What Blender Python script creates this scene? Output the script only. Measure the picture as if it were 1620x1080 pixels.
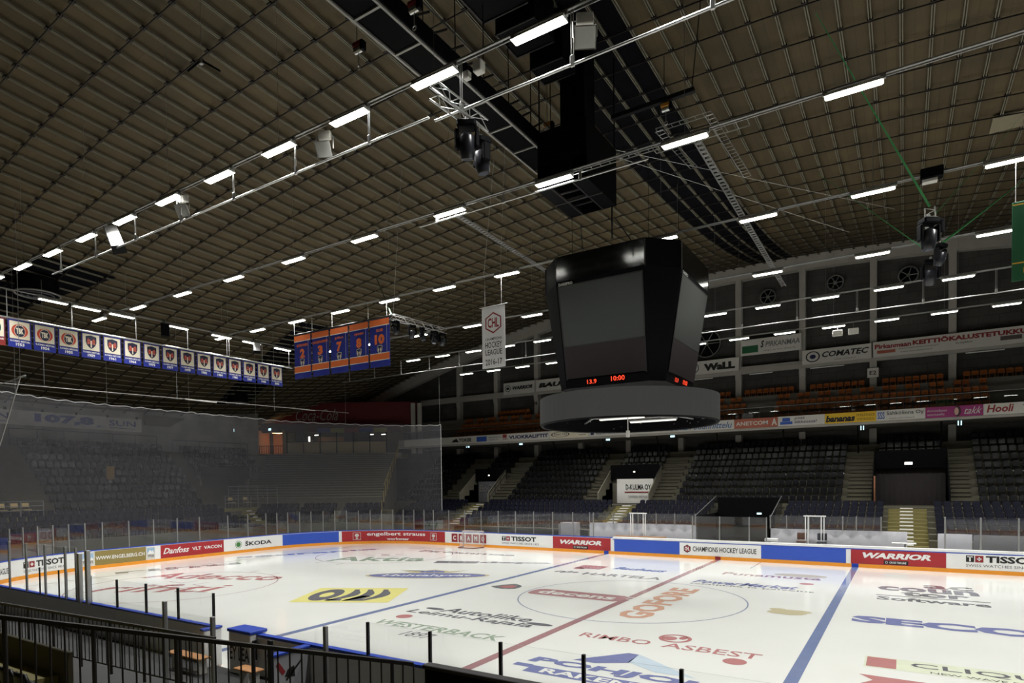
import bpy, math, random
from mathutils import Vector, Matrix
random.seed(7)
PI = math.pi
SC = bpy.context.scene
for o in list(bpy.data.objects): bpy.data.objects.remove(o)
COL = SC.collection

# ------------------------------------------------------------------ camera, world, exposure
YAW, PITCH, ROLL = 0.5619250, -0.0243434, -0.0117285
CAM = Vector((9.354, -23.613, 4.662))
FWD = Vector((-math.sin(YAW)*math.cos(PITCH), math.cos(YAW)*math.cos(PITCH), math.sin(PITCH)))
RGT = Vector((math.cos(YAW), math.sin(YAW), 0)); UPV = RGT.cross(FWD)
r_ = math.cos(ROLL)*RGT + math.sin(ROLL)*UPV; u_ = -math.sin(ROLL)*RGT + math.cos(ROLL)*UPV
cd = bpy.data.cameras.new('camera'); cam = bpy.data.objects.new('camera', cd); COL.objects.link(cam)
M = Matrix((r_, u_, -FWD)).transposed().to_4x4(); M.translation = CAM; cam.matrix_world = M
cd.sensor_fit = 'HORIZONTAL'; cd.sensor_width = 36; cd.lens = 985.68/1620*36
cd.shift_y = 248.9/1620; cd.clip_end = 300; cd.clip_start = .05
SC.camera = cam
w = bpy.data.worlds.new('world'); SC.world = w; w.use_nodes = True
w.node_tree.nodes['Background'].inputs[0].default_value = (0.03, 0.035, 0.05, 1)
w.node_tree.nodes['Background'].inputs[1].default_value = 0.05
SC.view_settings.view_transform = 'Standard'; SC.view_settings.look = 'None'
SC.view_settings.gamma = 1; SC.view_settings.exposure = 0.0; SC.view_settings.use_curve_mapping = False
LAMP = 12.0     # tube radiance
LAMP_W = 122.0   # light thrown down by each batten's reflector

# ------------------------------------------------------------------ materials
def lin(c): return tuple((x/255/12.92 if x/255 <= .04045 else ((x/255+.055)/1.055)**2.4) for x in c[:3])
MATS = {}
def mat(name, col, rough=.6, metal=0., var=.12, scale=3., spec=.5, bump=0., emit=0, trans=None):
    if name in MATS: return MATS[name]
    m = bpy.data.materials.new(name); m.use_nodes = True; nt = m.node_tree; N = nt.nodes; L = nt.links
    b = N['Principled BSDF']; c = lin(col)
    b.inputs['Roughness'].default_value = rough; b.inputs['Metallic'].default_value = metal
    b.inputs['Specular IOR Level'].default_value = spec
    if emit:
        b.inputs['Base Color'].default_value = (*c, 1)
        b.inputs['Emission Color'].default_value = (*c, 1); b.inputs['Emission Strength'].default_value = emit
    elif var:
        tc = N.new('ShaderNodeTexCoord'); no = N.new('ShaderNodeTexNoise'); mx = N.new('ShaderNodeMix'); mx.data_type = 'RGBA'
        no.inputs['Scale'].default_value = scale; no.inputs['Detail'].default_value = 3
        L.new(tc.outputs['Object'], no.inputs['Vector']); L.new(no.outputs['Fac'], mx.inputs['Factor'])
        mx.inputs['A'].default_value = (*[x*(1-var) for x in c], 1); mx.inputs['B'].default_value = (*[min(1, x*(1+var)) for x in c], 1)
        L.new(mx.outputs['Result'], b.inputs['Base Color'])
        if bump:
            bp = N.new('ShaderNodeBump'); bp.inputs['Strength'].default_value = bump; bp.inputs['Distance'].default_value = .02
            L.new(no.outputs['Fac'], bp.inputs['Height']); L.new(bp.outputs['Normal'], b.inputs['Normal'])
    else: b.inputs['Base Color'].default_value = (*c, 1)
    MATS[name] = m; return m

def brick_mat(name, c1, c2, mortar, bw, bh, ms, axis='xz', rough=.8, off=.5):
    m = bpy.data.materials.new(name); m.use_nodes = True; nt = m.node_tree; N = nt.nodes; L = nt.links
    b = N['Principled BSDF']; tc = N.new('ShaderNodeTexCoord'); sp = N.new('ShaderNodeSeparateXYZ'); cb = N.new('ShaderNodeCombineXYZ')
    br = N.new('ShaderNodeTexBrick'); L.new(tc.outputs['Object'], sp.inputs[0])
    L.new(sp.outputs['XYZ'.index(axis[0].upper())], cb.inputs[0]); L.new(sp.outputs['XYZ'.index(axis[1].upper())], cb.inputs[1])
    L.new(cb.outputs[0], br.inputs['Vector']); br.offset = off
    for k, v in (('Color1', c1), ('Color2', c2), ('Mortar', mortar)): br.inputs[k].default_value = (*lin(v), 1)
    br.inputs['Scale'].default_value = 1; br.inputs['Mortar Size'].default_value = ms
    br.inputs['Brick Width'].default_value = bw; br.inputs['Row Height'].default_value = bh; br.inputs['Bias'].default_value = 0
    no = N.new('ShaderNodeTexNoise'); no.inputs['Scale'].default_value = .6; no.inputs['Detail'].default_value = 6
    L.new(tc.outputs['Object'], no.inputs['Vector'])
    mr = N.new('ShaderNodeMapRange'); mr.inputs['From Min'].default_value = .3; mr.inputs['From Max'].default_value = .7
    mr.inputs['To Min'].default_value = .75; mr.inputs['To Max'].default_value = 1.2; L.new(no.outputs['Fac'], mr.inputs['Value'])
    mu = N.new('ShaderNodeMix'); mu.data_type = 'RGBA'; mu.blend_type = 'MULTIPLY'; mu.inputs['Factor'].default_value = 1
    L.new(br.outputs['Color'], mu.inputs['A']); L.new(mr.outputs['Result'], mu.inputs['B']); L.new(mu.outputs['Result'], b.inputs['Base Color'])
    b.inputs['Roughness'].default_value = rough; MATS[name] = m; return m

def glass_mat(name, tint=(.93, .96, .95), refl=.06, rough=.02, body=0., bodycol=(1, 1, 1), hi=.6):
    m = bpy.data.materials.new(name); m.use_nodes = True; nt = m.node_tree; N = nt.nodes; L = nt.links
    N.remove(N['Principled BSDF']); out = N['Material Output']
    tr = N.new('ShaderNodeBsdfTransparent'); tr.inputs[0].default_value = (*tint, 1)
    gl = N.new('ShaderNodeBsdfGlossy'); gl.inputs['Roughness'].default_value = rough
    fr = N.new('ShaderNodeLayerWeight'); fr.inputs['Blend'].default_value = .35
    mr = N.new('ShaderNodeMapRange'); mr.inputs['To Min'].default_value = refl; mr.inputs['To Max'].default_value = hi
    L.new(fr.outputs['Fresnel'], mr.inputs['Value'])
    mx = N.new('ShaderNodeMixShader'); L.new(mr.outputs['Result'], mx.inputs[0]); L.new(tr.outputs[0], mx.inputs[1]); L.new(gl.outputs[0], mx.inputs[2])
    last = mx
    if body:
        df = N.new('ShaderNodeBsdfDiffuse'); df.inputs[0].default_value = (*bodycol, 1)
        m2 = N.new('ShaderNodeMixShader'); m2.inputs[0].default_value = body; L.new(mx.outputs[0], m2.inputs[1]); L.new(df.outputs[0], m2.inputs[2]); last = m2
    L.new(last.outputs[0], out.inputs[0]); MATS[name] = m; return m

def net_mat(name, dens, col, pitch):
    """woven netting: open cells between cords, thinner than a pixel at this distance"""
    m = bpy.data.materials.new(name); m.use_nodes = True; nt = m.node_tree; N = nt.nodes; L = nt.links
    N.remove(N['Principled BSDF']); out = N['Material Output']
    tr = N.new('ShaderNodeBsdfTransparent'); df = N.new('ShaderNodeBsdfDiffuse'); df.inputs[0].default_value = (*col, 1)
    tl = N.new('ShaderNodeBsdfTranslucent'); tl.inputs[0].default_value = (*col, 1)
    ad = N.new('ShaderNodeMixShader'); ad.inputs[0].default_value = .35; L.new(df.outputs[0], ad.inputs[1]); L.new(tl.outputs[0], ad.inputs[2])
    tc = N.new('ShaderNodeTexCoord'); wv = N.new('ShaderNodeTexWave'); wv.bands_direction = 'Z'; wv.inputs['Scale'].default_value = pitch
    L.new(tc.outputs['Object'], wv.inputs['Vector'])
    mr = N.new('ShaderNodeMapRange'); mr.inputs['To Min'].default_value = dens*.8; mr.inputs['To Max'].default_value = dens*1.2
    L.new(wv.outputs['Fac'], mr.inputs['Value'])
    mx = N.new('ShaderNodeMixShader'); L.new(mr.outputs['Result'], mx.inputs[0]); L.new(tr.outputs[0], mx.inputs[1]); L.new(ad.outputs[0], mx.inputs[2])
    L.new(mx.outputs[0], out.inputs[0]); MATS[name] = m; return m

ICE = mat('ice', (222, 223, 217), .12, var=.05, scale=.35, spec=.55)
def ink(name, col): return mat('ink_'+name, tuple(c*.86+226*.14 for c in col), .1, var=.1, scale=2.5, spec=.5)
WHITE = mat('white_paint', (232, 232, 230), .45, var=.03)
ORANGE = mat('orange_kick', (232, 150, 40), .4, var=.08)
BLUE = mat('blue_plastic', (36, 70, 176), .35, var=.06)
BLUEAD = mat('blue_board', (50, 84, 186), .4, var=.04)
REDAD = mat('red_board', (165, 40, 46), .4, var=.05)
OLIVE = mat('olive_board', (140, 124, 70), .45, var=.05)
BLACK = mat('black_print', (18, 18, 20), .5, var=.1)
BLACKM = mat('black_metal', (22, 22, 24), .45, .3, var=.15)
GREYM = mat('galvanised_metal', (150, 150, 148), .4, .6, var=.1)
GREYP = mat('grey_paint', (140, 138, 132), .6, var=.1)
ALU = mat('aluminium', (190, 190, 188), .3, .8, var=.06)
DARKRAIL = mat('dark_railing', (52, 50, 50), .5, .3, var=.15)
GLASS = glass_mat('safety_glass_pane', (.985, .99, .988), .004, hi=.1)
GLASSF = glass_mat('far_glass_pane', (.93, .94, .95), .03, .03, .02, (.4, .4, .42), hi=.4)
PARA = glass_mat('parapet_glass_pane', (.8, .82, .82), .05, .005)
EDGE = mat('glass_edge', (90, 105, 98), .3, var=.1)
LIT = mat('lamp_tube', (255, 255, 244), emit=LAMP)
WARM = mat('warm_lamp', (255, 196, 140), emit=5)
SIGNLIT = mat('exit_sign_face', (190, 225, 235), emit=1.6)
SMALLLIT = mat('small_lamp_face', (255, 250, 235), emit=3.5)
CONC = mat('concrete', (128, 124, 108), .85, var=.18, scale=1.2, bump=.2)
CONCD = mat('stair_concrete', (84, 81, 66), .85, var=.25, scale=1.6, bump=.2)
OLIVEC = mat('olive_floor', (120, 112, 66), .7, var=.2, scale=2)
SEATK = mat('charcoal_seat_plastic', (22, 22, 26), .15, var=.15, spec=.6)
SEATB = mat('navy_seat_fabric', (9, 10, 30), .6, var=.2, spec=.25)
SEATO = mat('orange_seat_plastic', (158, 88, 36), .45, var=.15)
WALLD = brick_mat('wall_blocks', (60, 59, 57), (70, 68, 65), (48, 46, 45), 1.2, .6, .02, 'xz')
WALLG = brick_mat('grey_wall_blocks', (122, 120, 114), (130, 128, 122), (110, 108, 103), 2.4, 1.2, .01, 'yz')
ROOFM = brick_mat('ceiling_boards', (79, 67, 43), (71, 60, 38), (62, 52, 33), 4.9, .8, .01, 'yx', .8)
CABLEM = mat('cable_grey', (112, 108, 92), .6, .0, var=.12)
PURLM = mat('purlin_brown', (30, 23, 17), .7, var=.2)
DARKP = mat('dark_panel', (13, 13, 18), .7, var=.2, spec=.05)
BEAM = mat('beam_grey', (164, 160, 152), .7, var=.15, scale=1)
TAN = mat('tan_wood', (150, 132, 92), .6, var=.12)
PINE = mat('pine', (176, 124, 74), .5, var=.2, scale=4)
BEIGE = mat('beige_print', (222, 214, 192), .6, var=.05)
NAVY = mat('navy_cloth', (28, 34, 84), .7, var=.12)
ROYAL = mat('royal_cloth', (30, 44, 140), .7, var=.15)
ORCL = mat('orange_cloth', (226, 112, 52), .7, var=.08)
REDCL = mat('crimson_print', (140, 36, 40), .6, var=.1)
GREENCL = mat('green_cloth', (28, 92, 56), .7, var=.1)
GOLD = mat('gold_print', (206, 160, 50), .6, var=.08)
GREENP = mat('green_strap', (60, 140, 80), .6, var=.1)
SCREEN = mat('led_screen', (62, 65, 63), .38, var=.05, scale=20)
SCREEN2 = mat('led_screen_lower', (42, 37, 38), .4, var=.05, scale=20)
GLOSSK = mat('gloss_black_panel', (10, 10, 11), .12, var=.1, spec=.6)
MATK = mat('matt_black', (9, 9, 12), .6, var=.15, spec=.08)
RINGM = mat('led_ring', (58, 58, 58), .6, var=.04, scale=30)
REDLED = mat('red_led', (255, 70, 40), emit=1.3)
MAG = mat('magenta_board', (150, 40, 110), .5, var=.05)
YEL = mat('yellow_board', (222, 180, 30), .5, var=.05)
RUST = mat('rust_board', (170, 92, 70), .5, var=.06)
SIGNW = mat('sign_white', (205, 203, 196), .5, var=.04)
BLUEPR = mat('blue_print', (44, 84, 170), .5, var=.05)
LBLUEPR = mat('pale_blue_print', (150, 180, 205), .5, var=.1)
GREENPR = mat('green_print', (60, 120, 60), .5, var=.1)
CURT = mat('dark_curtain', (46, 41, 41), .9, var=.25, scale=8)
REDWALL = mat('red_wall', (96, 20, 24), .7, var=.1)
STEPW = mat('white_step', (215, 213, 205), .6, var=.06)
CLOTHW = mat('white_sheet', (158, 157, 161), .7, var=.05, scale=2, bump=.3)
NET = net_mat('net_cord', .11, (.42, .42, .45), 9)
NET2 = net_mat('goal_cord', .2, (.75, .75, .74), 30)
YELLP = mat('yellow_rail', (150, 130, 60), .5, var=.1)

# ------------------------------------------------------------------ mesh builder
SPLIT = {'drop_hanger', 'suspension_wire', 'hanging_cable', 'orange_stripe', 'hanging_rod', 'wire', 'white_line', 'gold_stripe', 'rail', 'tubes', 'fixing', 'box', 'cross_bar', 'upright'}
class MB:
    def __init__(s): s.v = []; s.f = []; s.m = []; s.g = []
    def add(s, vs, fs, mi=0):
        n = len(s.v); s.g.append((n, len(s.f))); s.v += [tuple(v) for v in vs]; s.f += [tuple(i+n for i in f) for f in fs]; s.m += [mi]*len(fs); return s
    def box(s, x0, x1, y0, y1, z0, z1, mi=0, mx=None):
        vs = [(x, y, z) for z in (z0, z1) for (x, y) in ((x0, y0), (x1, y0), (x1, y1), (x0, y1))]
        if mx is not None: vs = [mx @ Vector(v) for v in vs]
        return s.add(vs, [(3, 2, 1, 0), (4, 5, 6, 7), (0, 1, 5, 4), (1, 2, 6, 5), (2, 3, 7, 6), (3, 0, 4, 7)], mi)
    def bevbox(s, x0, x1, y0, y1, z0, z1, b=.01, mi=0, mx=None):
        pr = [(x0+b, y0), (x1-b, y0), (x1, y0+b), (x1, y1-b), (x1-b, y1), (x0+b, y1), (x0, y1-b), (x0, y0+b)]
        lo = [(x, y, z0+b) for x, y in pr]; hi = [(x, y, z1-b) for x, y in pr]
        def ins(z):
            cx, cy = (x0+x1)/2, (y0+y1)/2
            return [(max(x0+b, min(x1-b, x)), max(y0+b, min(y1-b, y)), z) for x, y in pr]
        vs = ins(z0)+lo+hi+ins(z1)
        if mx is not None: vs = [mx @ Vector(v) for v in vs]
        fs = [tuple(range(7, -1, -1)), tuple(range(24, 32))]
        for k in range(3):
            for i in range(8):
                j = (i+1) % 8; fs.append((k*8+i, k*8+j, k*8+8+j, k*8+8+i))
        return s.add(vs, fs, mi)
    def tube(s, a, b, r, n=8, r2=None, mi=0, caps=True):
        a = Vector(a); b = Vector(b); d = (b-a)
        if d.length < 1e-6: return s
        d.normalize(); t = Vector((0, 0, 1)) if abs(d.z) < .9 else Vector((1, 0, 0)); u = d.cross(t).normalized(); v = d.cross(u)
        r2 = r if r2 is None else r2
        vs = [a+(u*math.cos(2*PI*i/n)+v*math.sin(2*PI*i/n))*r for i in range(n)]+[b+(u*math.cos(2*PI*i/n)+v*math.sin(2*PI*i/n))*r2 for i in range(n)]
        fs = [(i, (i+1) % n, n+(i+1) % n, n+i) for i in range(n)]
        if caps: fs += [tuple(range(n-1, -1, -1)), tuple(range(n, 2*n))]
        return s.add(vs, fs, mi)
    def path(s, pts, r, n=6, mi=0):
        for a, b in zip(pts, pts[1:]): s.tube(a, b, r, n, mi=mi)
        return s
    def torus(s, c, R, r, ax='y', n=32, k=6, a0=0, a1=2*PI, mi=0):
        c = Vector(c); full = abs(a1-a0-2*PI) < 1e-6; vs = []; fs = []
        for i in range(n + (0 if full else 1)):
            t = a0+(a1-a0)*i/n
            if ax == 'y': e = Vector((math.cos(t), 0, math.sin(t))); w = Vector((0, 1, 0))
            elif ax == 'x': e = Vector((0, math.cos(t), math.sin(t))); w = Vector((1, 0, 0))
            else: e = Vector((math.cos(t), math.sin(t), 0)); w = Vector((0, 0, 1))
            for j in range(k): vs.append(c+e*(R+r*math.cos(2*PI*j/k))+w*r*math.sin(2*PI*j/k))
        m = n if full else n
        for i in range(m):
            for j in range(k):
                a = i*k+j; b = i*k+(j+1) % k; i2 = (i+1) % n if full else i+1
                fs.append((a, b, i2*k+(j+1) % k, i2*k+j))
        return s.add(vs, fs, mi)
    def poly(s, pts, mp, mi=0):
        return s.add([mp(x, y) for x, y in pts], [tuple(range(len(pts)))], mi)
    def rect(s, x0, x1, y0, y1, mp, mi=0, nx=1):
        vs = []; fs = []
        for i in range(nx+1):
            x = x0+(x1-x0)*i/nx; vs += [mp(x, y0), mp(x, y1)]
        for i in range(nx): fs.append((2*i, 2*i+2, 2*i+3, 2*i+1))
        return s.add(vs, fs, mi)
    def disc(s, cx, cy, rx, ry, mp, n=28, mi=0, inner=None):
        o = [(cx+rx*math.cos(2*PI*i/n), cy+ry*math.sin(2*PI*i/n)) for i in range(n)]
        if inner is None: return s.poly(o, mp, mi)
        q = [(cx+rx*inner*math.cos(2*PI*i/n), cy+ry*inner*math.sin(2*PI*i/n)) for i in range(n)]
        return s.add([mp(*p) for p in o]+[mp(*p) for p in q], [(i, (i+1) % n, n+(i+1) % n, n+i) for i in range(n)], mi)
    def mesh(s, name, mats, smooth=False):
        me = bpy.data.meshes.new(name); me.from_pydata(s.v, [], s.f)
        for m in (mats if isinstance(mats, (list, tuple)) else [mats]): me.materials.append(m)
        if any(s.m): me.polygons.foreach_set('material_index', s.m)
        if smooth: me.polygons.foreach_set('use_smooth', [True]*len(s.f))
        me.update(); return me
    def build(s, name, mats, parent=None, smooth=False):
        if name in SPLIT and len(s.g) > 1:      # every separate rod, wire or stripe is a part of its own
            for (v0, f0), (v1, f1) in zip(s.g, s.g[1:]+[(len(s.v), len(s.f))]):
                q = MB(); q.v = s.v[v0:v1]; q.f = [tuple(i-v0 for i in f) for f in s.f[f0:f1]]; q.m = s.m[f0:f1]; o = link(name, q.mesh(name, mats, smooth), parent)
            return o
        return link(name, s.mesh(name, mats, smooth), parent)
def link(name, me, parent=None):
    o = bpy.data.objects.new(name, me); COL.objects.link(o)
    if parent is not None:
        o.parent = parent; o.matrix_parent_inverse = Matrix.Translation(parent.location).inverted() if parent.type == 'EMPTY' and parent.rotation_euler.z == 0 else Matrix()
    return o
def tag(o, label=None, cat=None, group=None, kind=None):
    if label: o['label'] = label
    if cat: o['category'] = cat
    if group: o['group'] = group
    if kind: o['kind'] = kind
    return o
def thing(name, loc, label, cat, group=None):
    o = bpy.data.objects.new(name, None); COL.objects.link(o); o.location = loc; o.empty_display_size = .3
    return tag(o, label, cat, group)
def struct(o, label=None): return tag(o, label, None, None, 'structure')
def copy_tree(o, loc=None, rz=None):
    c = o.copy(); COL.objects.link(c)
    if loc is not None: c.location = loc
    if rz is not None: c.rotation_euler.z = rz
    for ch in o.children:
        d = ch.copy(); COL.objects.link(d); d.parent = c
        for g in ch.children:
            e = g.copy(); COL.objects.link(e); e.parent = d
    return c
def proto(name, label, cat, group=None):     # built round the origin, parts parented without offset
    return thing(name, (0, 0, 0), label, cat, group)
def moved(o, loc, rz=0): o.location = loc; o.rotation_euler.z = rz; return o

# ------------------------------------------------------------------ lettering
TC = {}
def tgeo(s, bold, shear):
    k = (s, bold, shear)
    if k not in TC:
        c = bpy.data.curves.new('t', 'FONT'); c.body = s; c.size = 1; c.offset = bold; c.shear = shear; c.resolution_u = 2
        o = bpy.data.objects.new('t', c); me = bpy.data.meshes.new_from_object(o)
        v = [(p.co.x, p.co.y) for p in me.vertices]; f = [tuple(q.vertices) for q in me.polygons]
        bpy.data.objects.remove(o); bpy.data.curves.remove(c); bpy.data.meshes.remove(me)
        xs = [a for a, b in v]; ys = [b for a, b in v]; x0, x1, y0, y1 = min(xs), max(xs), min(ys), max(ys)
        TC[k] = ([((a-x0)/(x1-x0), (b-y0)/(y1-y0)) for a, b in v], f, (x1-x0)/(y1-y0))
    return TC[k]
def text(mb, s, x0, x1, y0, y1, mp, bold=.015, shear=0., mi=0):
    v, f, asp = tgeo(s, bold, shear)
    mb.add([mp(x0+a*(x1-x0), y0+b*(y1-y0)) for a, b in v], f, mi); return mb
SHIELD = [(0, 1), (.25, 1.05), (.5, 1.1), (.75, 1.05), (1, 1), (1, .55), (.9, .3), (.72, .12), (.5, 0), (.28, .12), (.1, .3), (0, .55)]
def shield(mb, cx, cy, w, h, mp, mi=0): return mb.poly([(cx+(a-.5)*w, cy+(b-.5)*h) for a, b in SHIELD][::-1], mp, mi)
HEX = [(0, .25), (.5, 0), (1, .25), (1, .75), (.5, 1), (0, .75)]
def hexa(mb, cx, cy, w, h, mp, mi=0): return mb.poly([(cx+(a-.5)*w, cy+(b-.5)*h) for a, b in HEX], mp, mi)
def pl_y(y, x0=0, z0=0, o=0): return lambda a, b: (x0+a, y-o, z0+b)           # faces -y
def pl_x(x, y0=0, z0=0, o=0): return lambda a, b: (x+o, y0+a, z0+b)           # faces +x, reads along +y
def ice_map(x, y, ang=0, z=.004):
    c, s = math.cos(ang), math.sin(ang); return lambda a, b: (x+a*c-b*s, y+a*s+b*c, z)
def lift(mp, d, ax): return (lambda a, b: tuple(q+(d if i == ax else 0) for i, q in enumerate(mp(a, b))))

# ------------------------------------------------------------------ the hall
def roofz(x, y): return 18.9-.0037*x*x+.0037*y*y
X0, X1, Y0, Y1 = -50., 34., -33., 32.
fl = MB().box(X0-1, X1+1, Y0-1, Y1+1, -.5, -.06).build('floor', mat('hall_floor', (84, 80, 70), .6, var=.15, scale=.5))
struct(fl, 'dark concrete hall floor around the ice')
m = MB(); nx, ny = 60, 40
for i in range(nx+1):
    for j in range(ny+1):
        x = X0+(X1-X0)*i/nx; y = Y0+(Y1-Y0)*j/ny; m.v.append((x, y, roofz(x, y)+.12))
for i in range(nx+1):
    for j in range(ny+1):
        x, y, z = m.v[i*(ny+1)+j]; m.v.append((x, y, z+.35))
K = (nx+1)*(ny+1)
for i in range(nx):
    for j in range(ny):
        a = i*(ny+1)+j; b = a+ny+1; m.f.append((a, a+1, b+1, b)); m.f.append((K+a, K+b, K+b+1, K+a+1)); m.m += [0, 0]
ceil = m.build('ceiling', ROOFM, smooth=True); struct(ceil, 'saddle shaped olive brown boarded ceiling with a grid of cables')
for k in range(-54, 52):
    x = -6.85+.8043*k
    if not X0 < x < X1-6: continue
    m = MB(); n = 26
    for dx in (-.05, .018):
        ring = []
        for j in range(n+1):
            y = Y0+.1+(Y1-Y0-.2)*j/n; z = roofz(x, y)+.02
            b = len(m.v); m.v += [(x+dx, y, z-.05), (x+dx+.032, y, z-.05), (x+dx+.032, y, z+.02), (x+dx, y, z+.02)]
            if j:
                for q in range(4): m.f.append((b-4+q, b-4+(q+1) % 4, b+(q+1) % 4, b+q)); m.m.append(0)
    m.build('roof_cable', CABLEM, ceil)
for k in range(-12, 30):
    y = -14.5+1.64*k
    if not Y0+.3 < y < Y1-.5: continue
    m = MB(); n = 42; xa, xb = X0+.1, X1-6
    for j in range(n+1):
        x = xa+(xb-xa)*j/n; z = roofz(x, y)-.05
        b = len(m.v); m.v += [(x, y-.014, z-.02), (x, y+.014, z-.02), (x, y+.014, z+.02), (x, y-.014, z+.02)]
        if j:
            for q in range(4): m.f.append((b-4+q, b-4+(q+1) % 4, b+(q+1) % 4, b+q)); m.m.append(0)
    for c in range(-54, 52):
        x = -6.85+.8043*c
        if xa < x < xb:
            z = roofz(x, y); m.box(x-.08, x+.08, y-.07, y+.07, z-.05, z+.02)
    m.build('roof_purlin', PURLM, ceil)
m = MB()                                    # dark absorber strips between the cables
for xa, xb in ((-1.15, -.47), (-.35, .33), (.45, 1.13), (1.25, 1.9)):
    n = 24; ys = [-15+46*j/n for j in range(n+1)]
    for a, b in zip(ys, ys[1:]):
        m.add([(xa, a, roofz(xa, a)+.05), (xb, a, roofz(xb, a)+.05), (xb, b, roofz(xb, b)+.05), (xa, b, roofz(xa, b)+.05)], [(0, 3, 2, 1)])
m.build('dark_ceiling_panel', DARKP, ceil)
for (ax, ay, bx, by, wd) in ((-27, 8, -44, 12, 1.6), (-27.5, -7.5, -36, -10.5, 1.7)):
    m = MB(); n = 20
    for j in range(n):
        pa = []
        for t in (j/n, (j+1)/n):
            x = ax+(bx-ax)*t; y = ay+(by-ay)*t
            for s_ in (-1, 1): pa.append((x, y+s_*wd, roofz(x, y+s_*wd)+.06))
        m.add(pa, [(0, 1, 3, 2)])
    m.build('dark_ceiling_panel', DARKP, ceil)
m = MB().box(12.2, 13.4, 6.9, 8.2, roofz(12.8, 7.5)-.02, roofz(12.8, 7.5)+.06); m.build('light_ceiling_panel', mat('pale_panel', (128, 120, 100)), ceil)

# far wall with its columns, beams
YC, YW = 31.4, 32.
wf = MB()
n = 40
for i in range(n):
    a = X0+(X1-X0)*i/n; b = X0+(X1-X0)*(i+1)/n
    wf.add([(a, YW, -.1), (b, YW, -.1), (b, YW, roofz(b, YW)+.1), (a, YW, roofz(a, YW)+.1), (a, YW+.3, -.1), (b, YW+.3, -.1), (b, YW+.3, roofz(b, YW)+.1), (a, YW+.3, roofz(a, YW)+.1)], [(0, 1, 2, 3), (7, 6, 5, 4)])
wf = struct(wf.build('wall_far', WALLD), 'dark block wall behind the upper balcony')
m = MB(); n = 50
for i in range(n):
    a = X0+(X1-X0)*i/n; b = X0+(X1-X0)*(i+1)/n
    za, zb = roofz(a, YW), roofz(b, YW)
    vs = [(a, YC, za-1.15), (b, YC, zb-1.15), (b, YC, zb+.1), (a, YC, za+.1), (a, YW, za-1.15), (b, YW, zb-1.15)]
    m.add(vs, [(0, 1, 2, 3), (0, 4, 5, 1)])
m.build('edge_beam', BEAM, wf)
for k in range(-7, 6):
    x = 2.4+4.93*k
    zt = roofz(x, YW)-1.1
    m = MB().bevbox(x-.24, x+.24, YC, YW, 10.8, zt, .03)
    m.build('wall_column', BEAM, wf)
    m = MB().add([(x-.24, YC+.02, 13.62), (x+.24, YC+.02, 13.62), (x+.24, YC-.15, 13.62), (x-.24, YC-.15, 13.62), (x-.24, YC+.02, 12.95), (x+.24, YC+.02, 12.95)], [(0, 1, 2, 3), (4, 5, 2, 3), (0, 3, 4), (1, 2, 5), (0, 1, 5, 4)])
    m.build('bracket', BEAM, wf)
MB().bevbox(-37.4, 30, YC-.15, YC+.05, 13.62, 14.05, .02).build('wall_beam', BEAM, wf)
MB().bevbox(-37.4, 30, YC-.08, YC+.05, 14.05, 14.25, .02).build('cable_duct', BEAM, wf)
for xa, xb in ((3.0, 5.4), (-6.5, -4.6), (13.0, 15.2), (-1.6, .2)):
    MB().box(xa, xb, YC-.3, YC-.2, 13.5, 13.56).build('batten_lamp', WHITE, wf)
MB().bevbox(-50, 30, 27.9, 28.0, -.06, .4, .02).build('footing', CONC, wf)
# the red wall band and its script over the corner bar are built with the corner stand
wl = MB()
n = 24; ya, yb = Y0, 16.4
for i in range(n):
    a = ya+(yb-ya)*i/n; b = ya+(yb-ya)*(i+1)/n; X = -46.2
    wl.add([(X, a, -.1), (X, b, -.1), (X, b, roofz(X, b)+.1), (X, a, roofz(X, a)+.1), (X-.3, a, -.1), (X-.3, b, -.1), (X-.3, b, roofz(X, b)+.1), (X-.3, a, roofz(X, a)+.1)], [(3, 2, 1, 0), (4, 5, 6, 7)])
    if i == n-1: wl.add([(X, b, -.1), (X-.3, b, -.1), (X-.3, b, roofz(X, b)+.1), (X, b, roofz(X, b)+.1)], [(0, 1, 2, 3)])
wl = struct(wl.build('wall_left', WALLG), 'pale grey wall behind the end stand')
struct(MB().box(X0-.3, X0, 16.0, Y1, -.1, roofz(X0, Y1)+.2).build('wall_corner', WALLD), 'dark wall at the back of the corner')
struct(MB().box(X0-.3, X0+3.5, 16.2, 16.4, -.1, 12.4).build('wall_return', WALLD), 'short wall behind the end stand')
wn = MB(); n = 30
for i in range(n):
    a = X0+(X1-X0)*i/n; b = X0+(X1-X0)*(i+1)/n; Y = Y0
    wn.add([(a, Y, -.1), (b, Y, -.1), (b, Y, roofz(b, Y)+.3), (a, Y, roofz(a, Y)+.3), (a, Y-.3, -.1), (b, Y-.3, -.1), (b, Y-.3, roofz(b, Y)+.3), (a, Y-.3, roofz(a, Y)+.3)], [(3, 2, 1, 0), (4, 5, 6, 7)])
struct(wn.build('wall_near', WALLD), 'block wall behind the near stand')
wr = MB(); n = 30
for i in range(n):
    a = Y0+(Y1-Y0)*i/n; b = Y0+(Y1-Y0)*(i+1)/n; X = X1
    wr.add([(X, a, -.1), (X, b, -.1), (X, b, roofz(X, b)+.4), (X, a, roofz(X, a)+.4), (X+.3, a, -.1), (X+.3, b, -.1), (X+.3, b, roofz(X, b)+.4), (X+.3, a, roofz(X, a)+.4)], [(0, 1, 2, 3), (7, 6, 5, 4)])
struct(wr.build('wall_right', WALLD), 'block wall at the other end')

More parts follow.
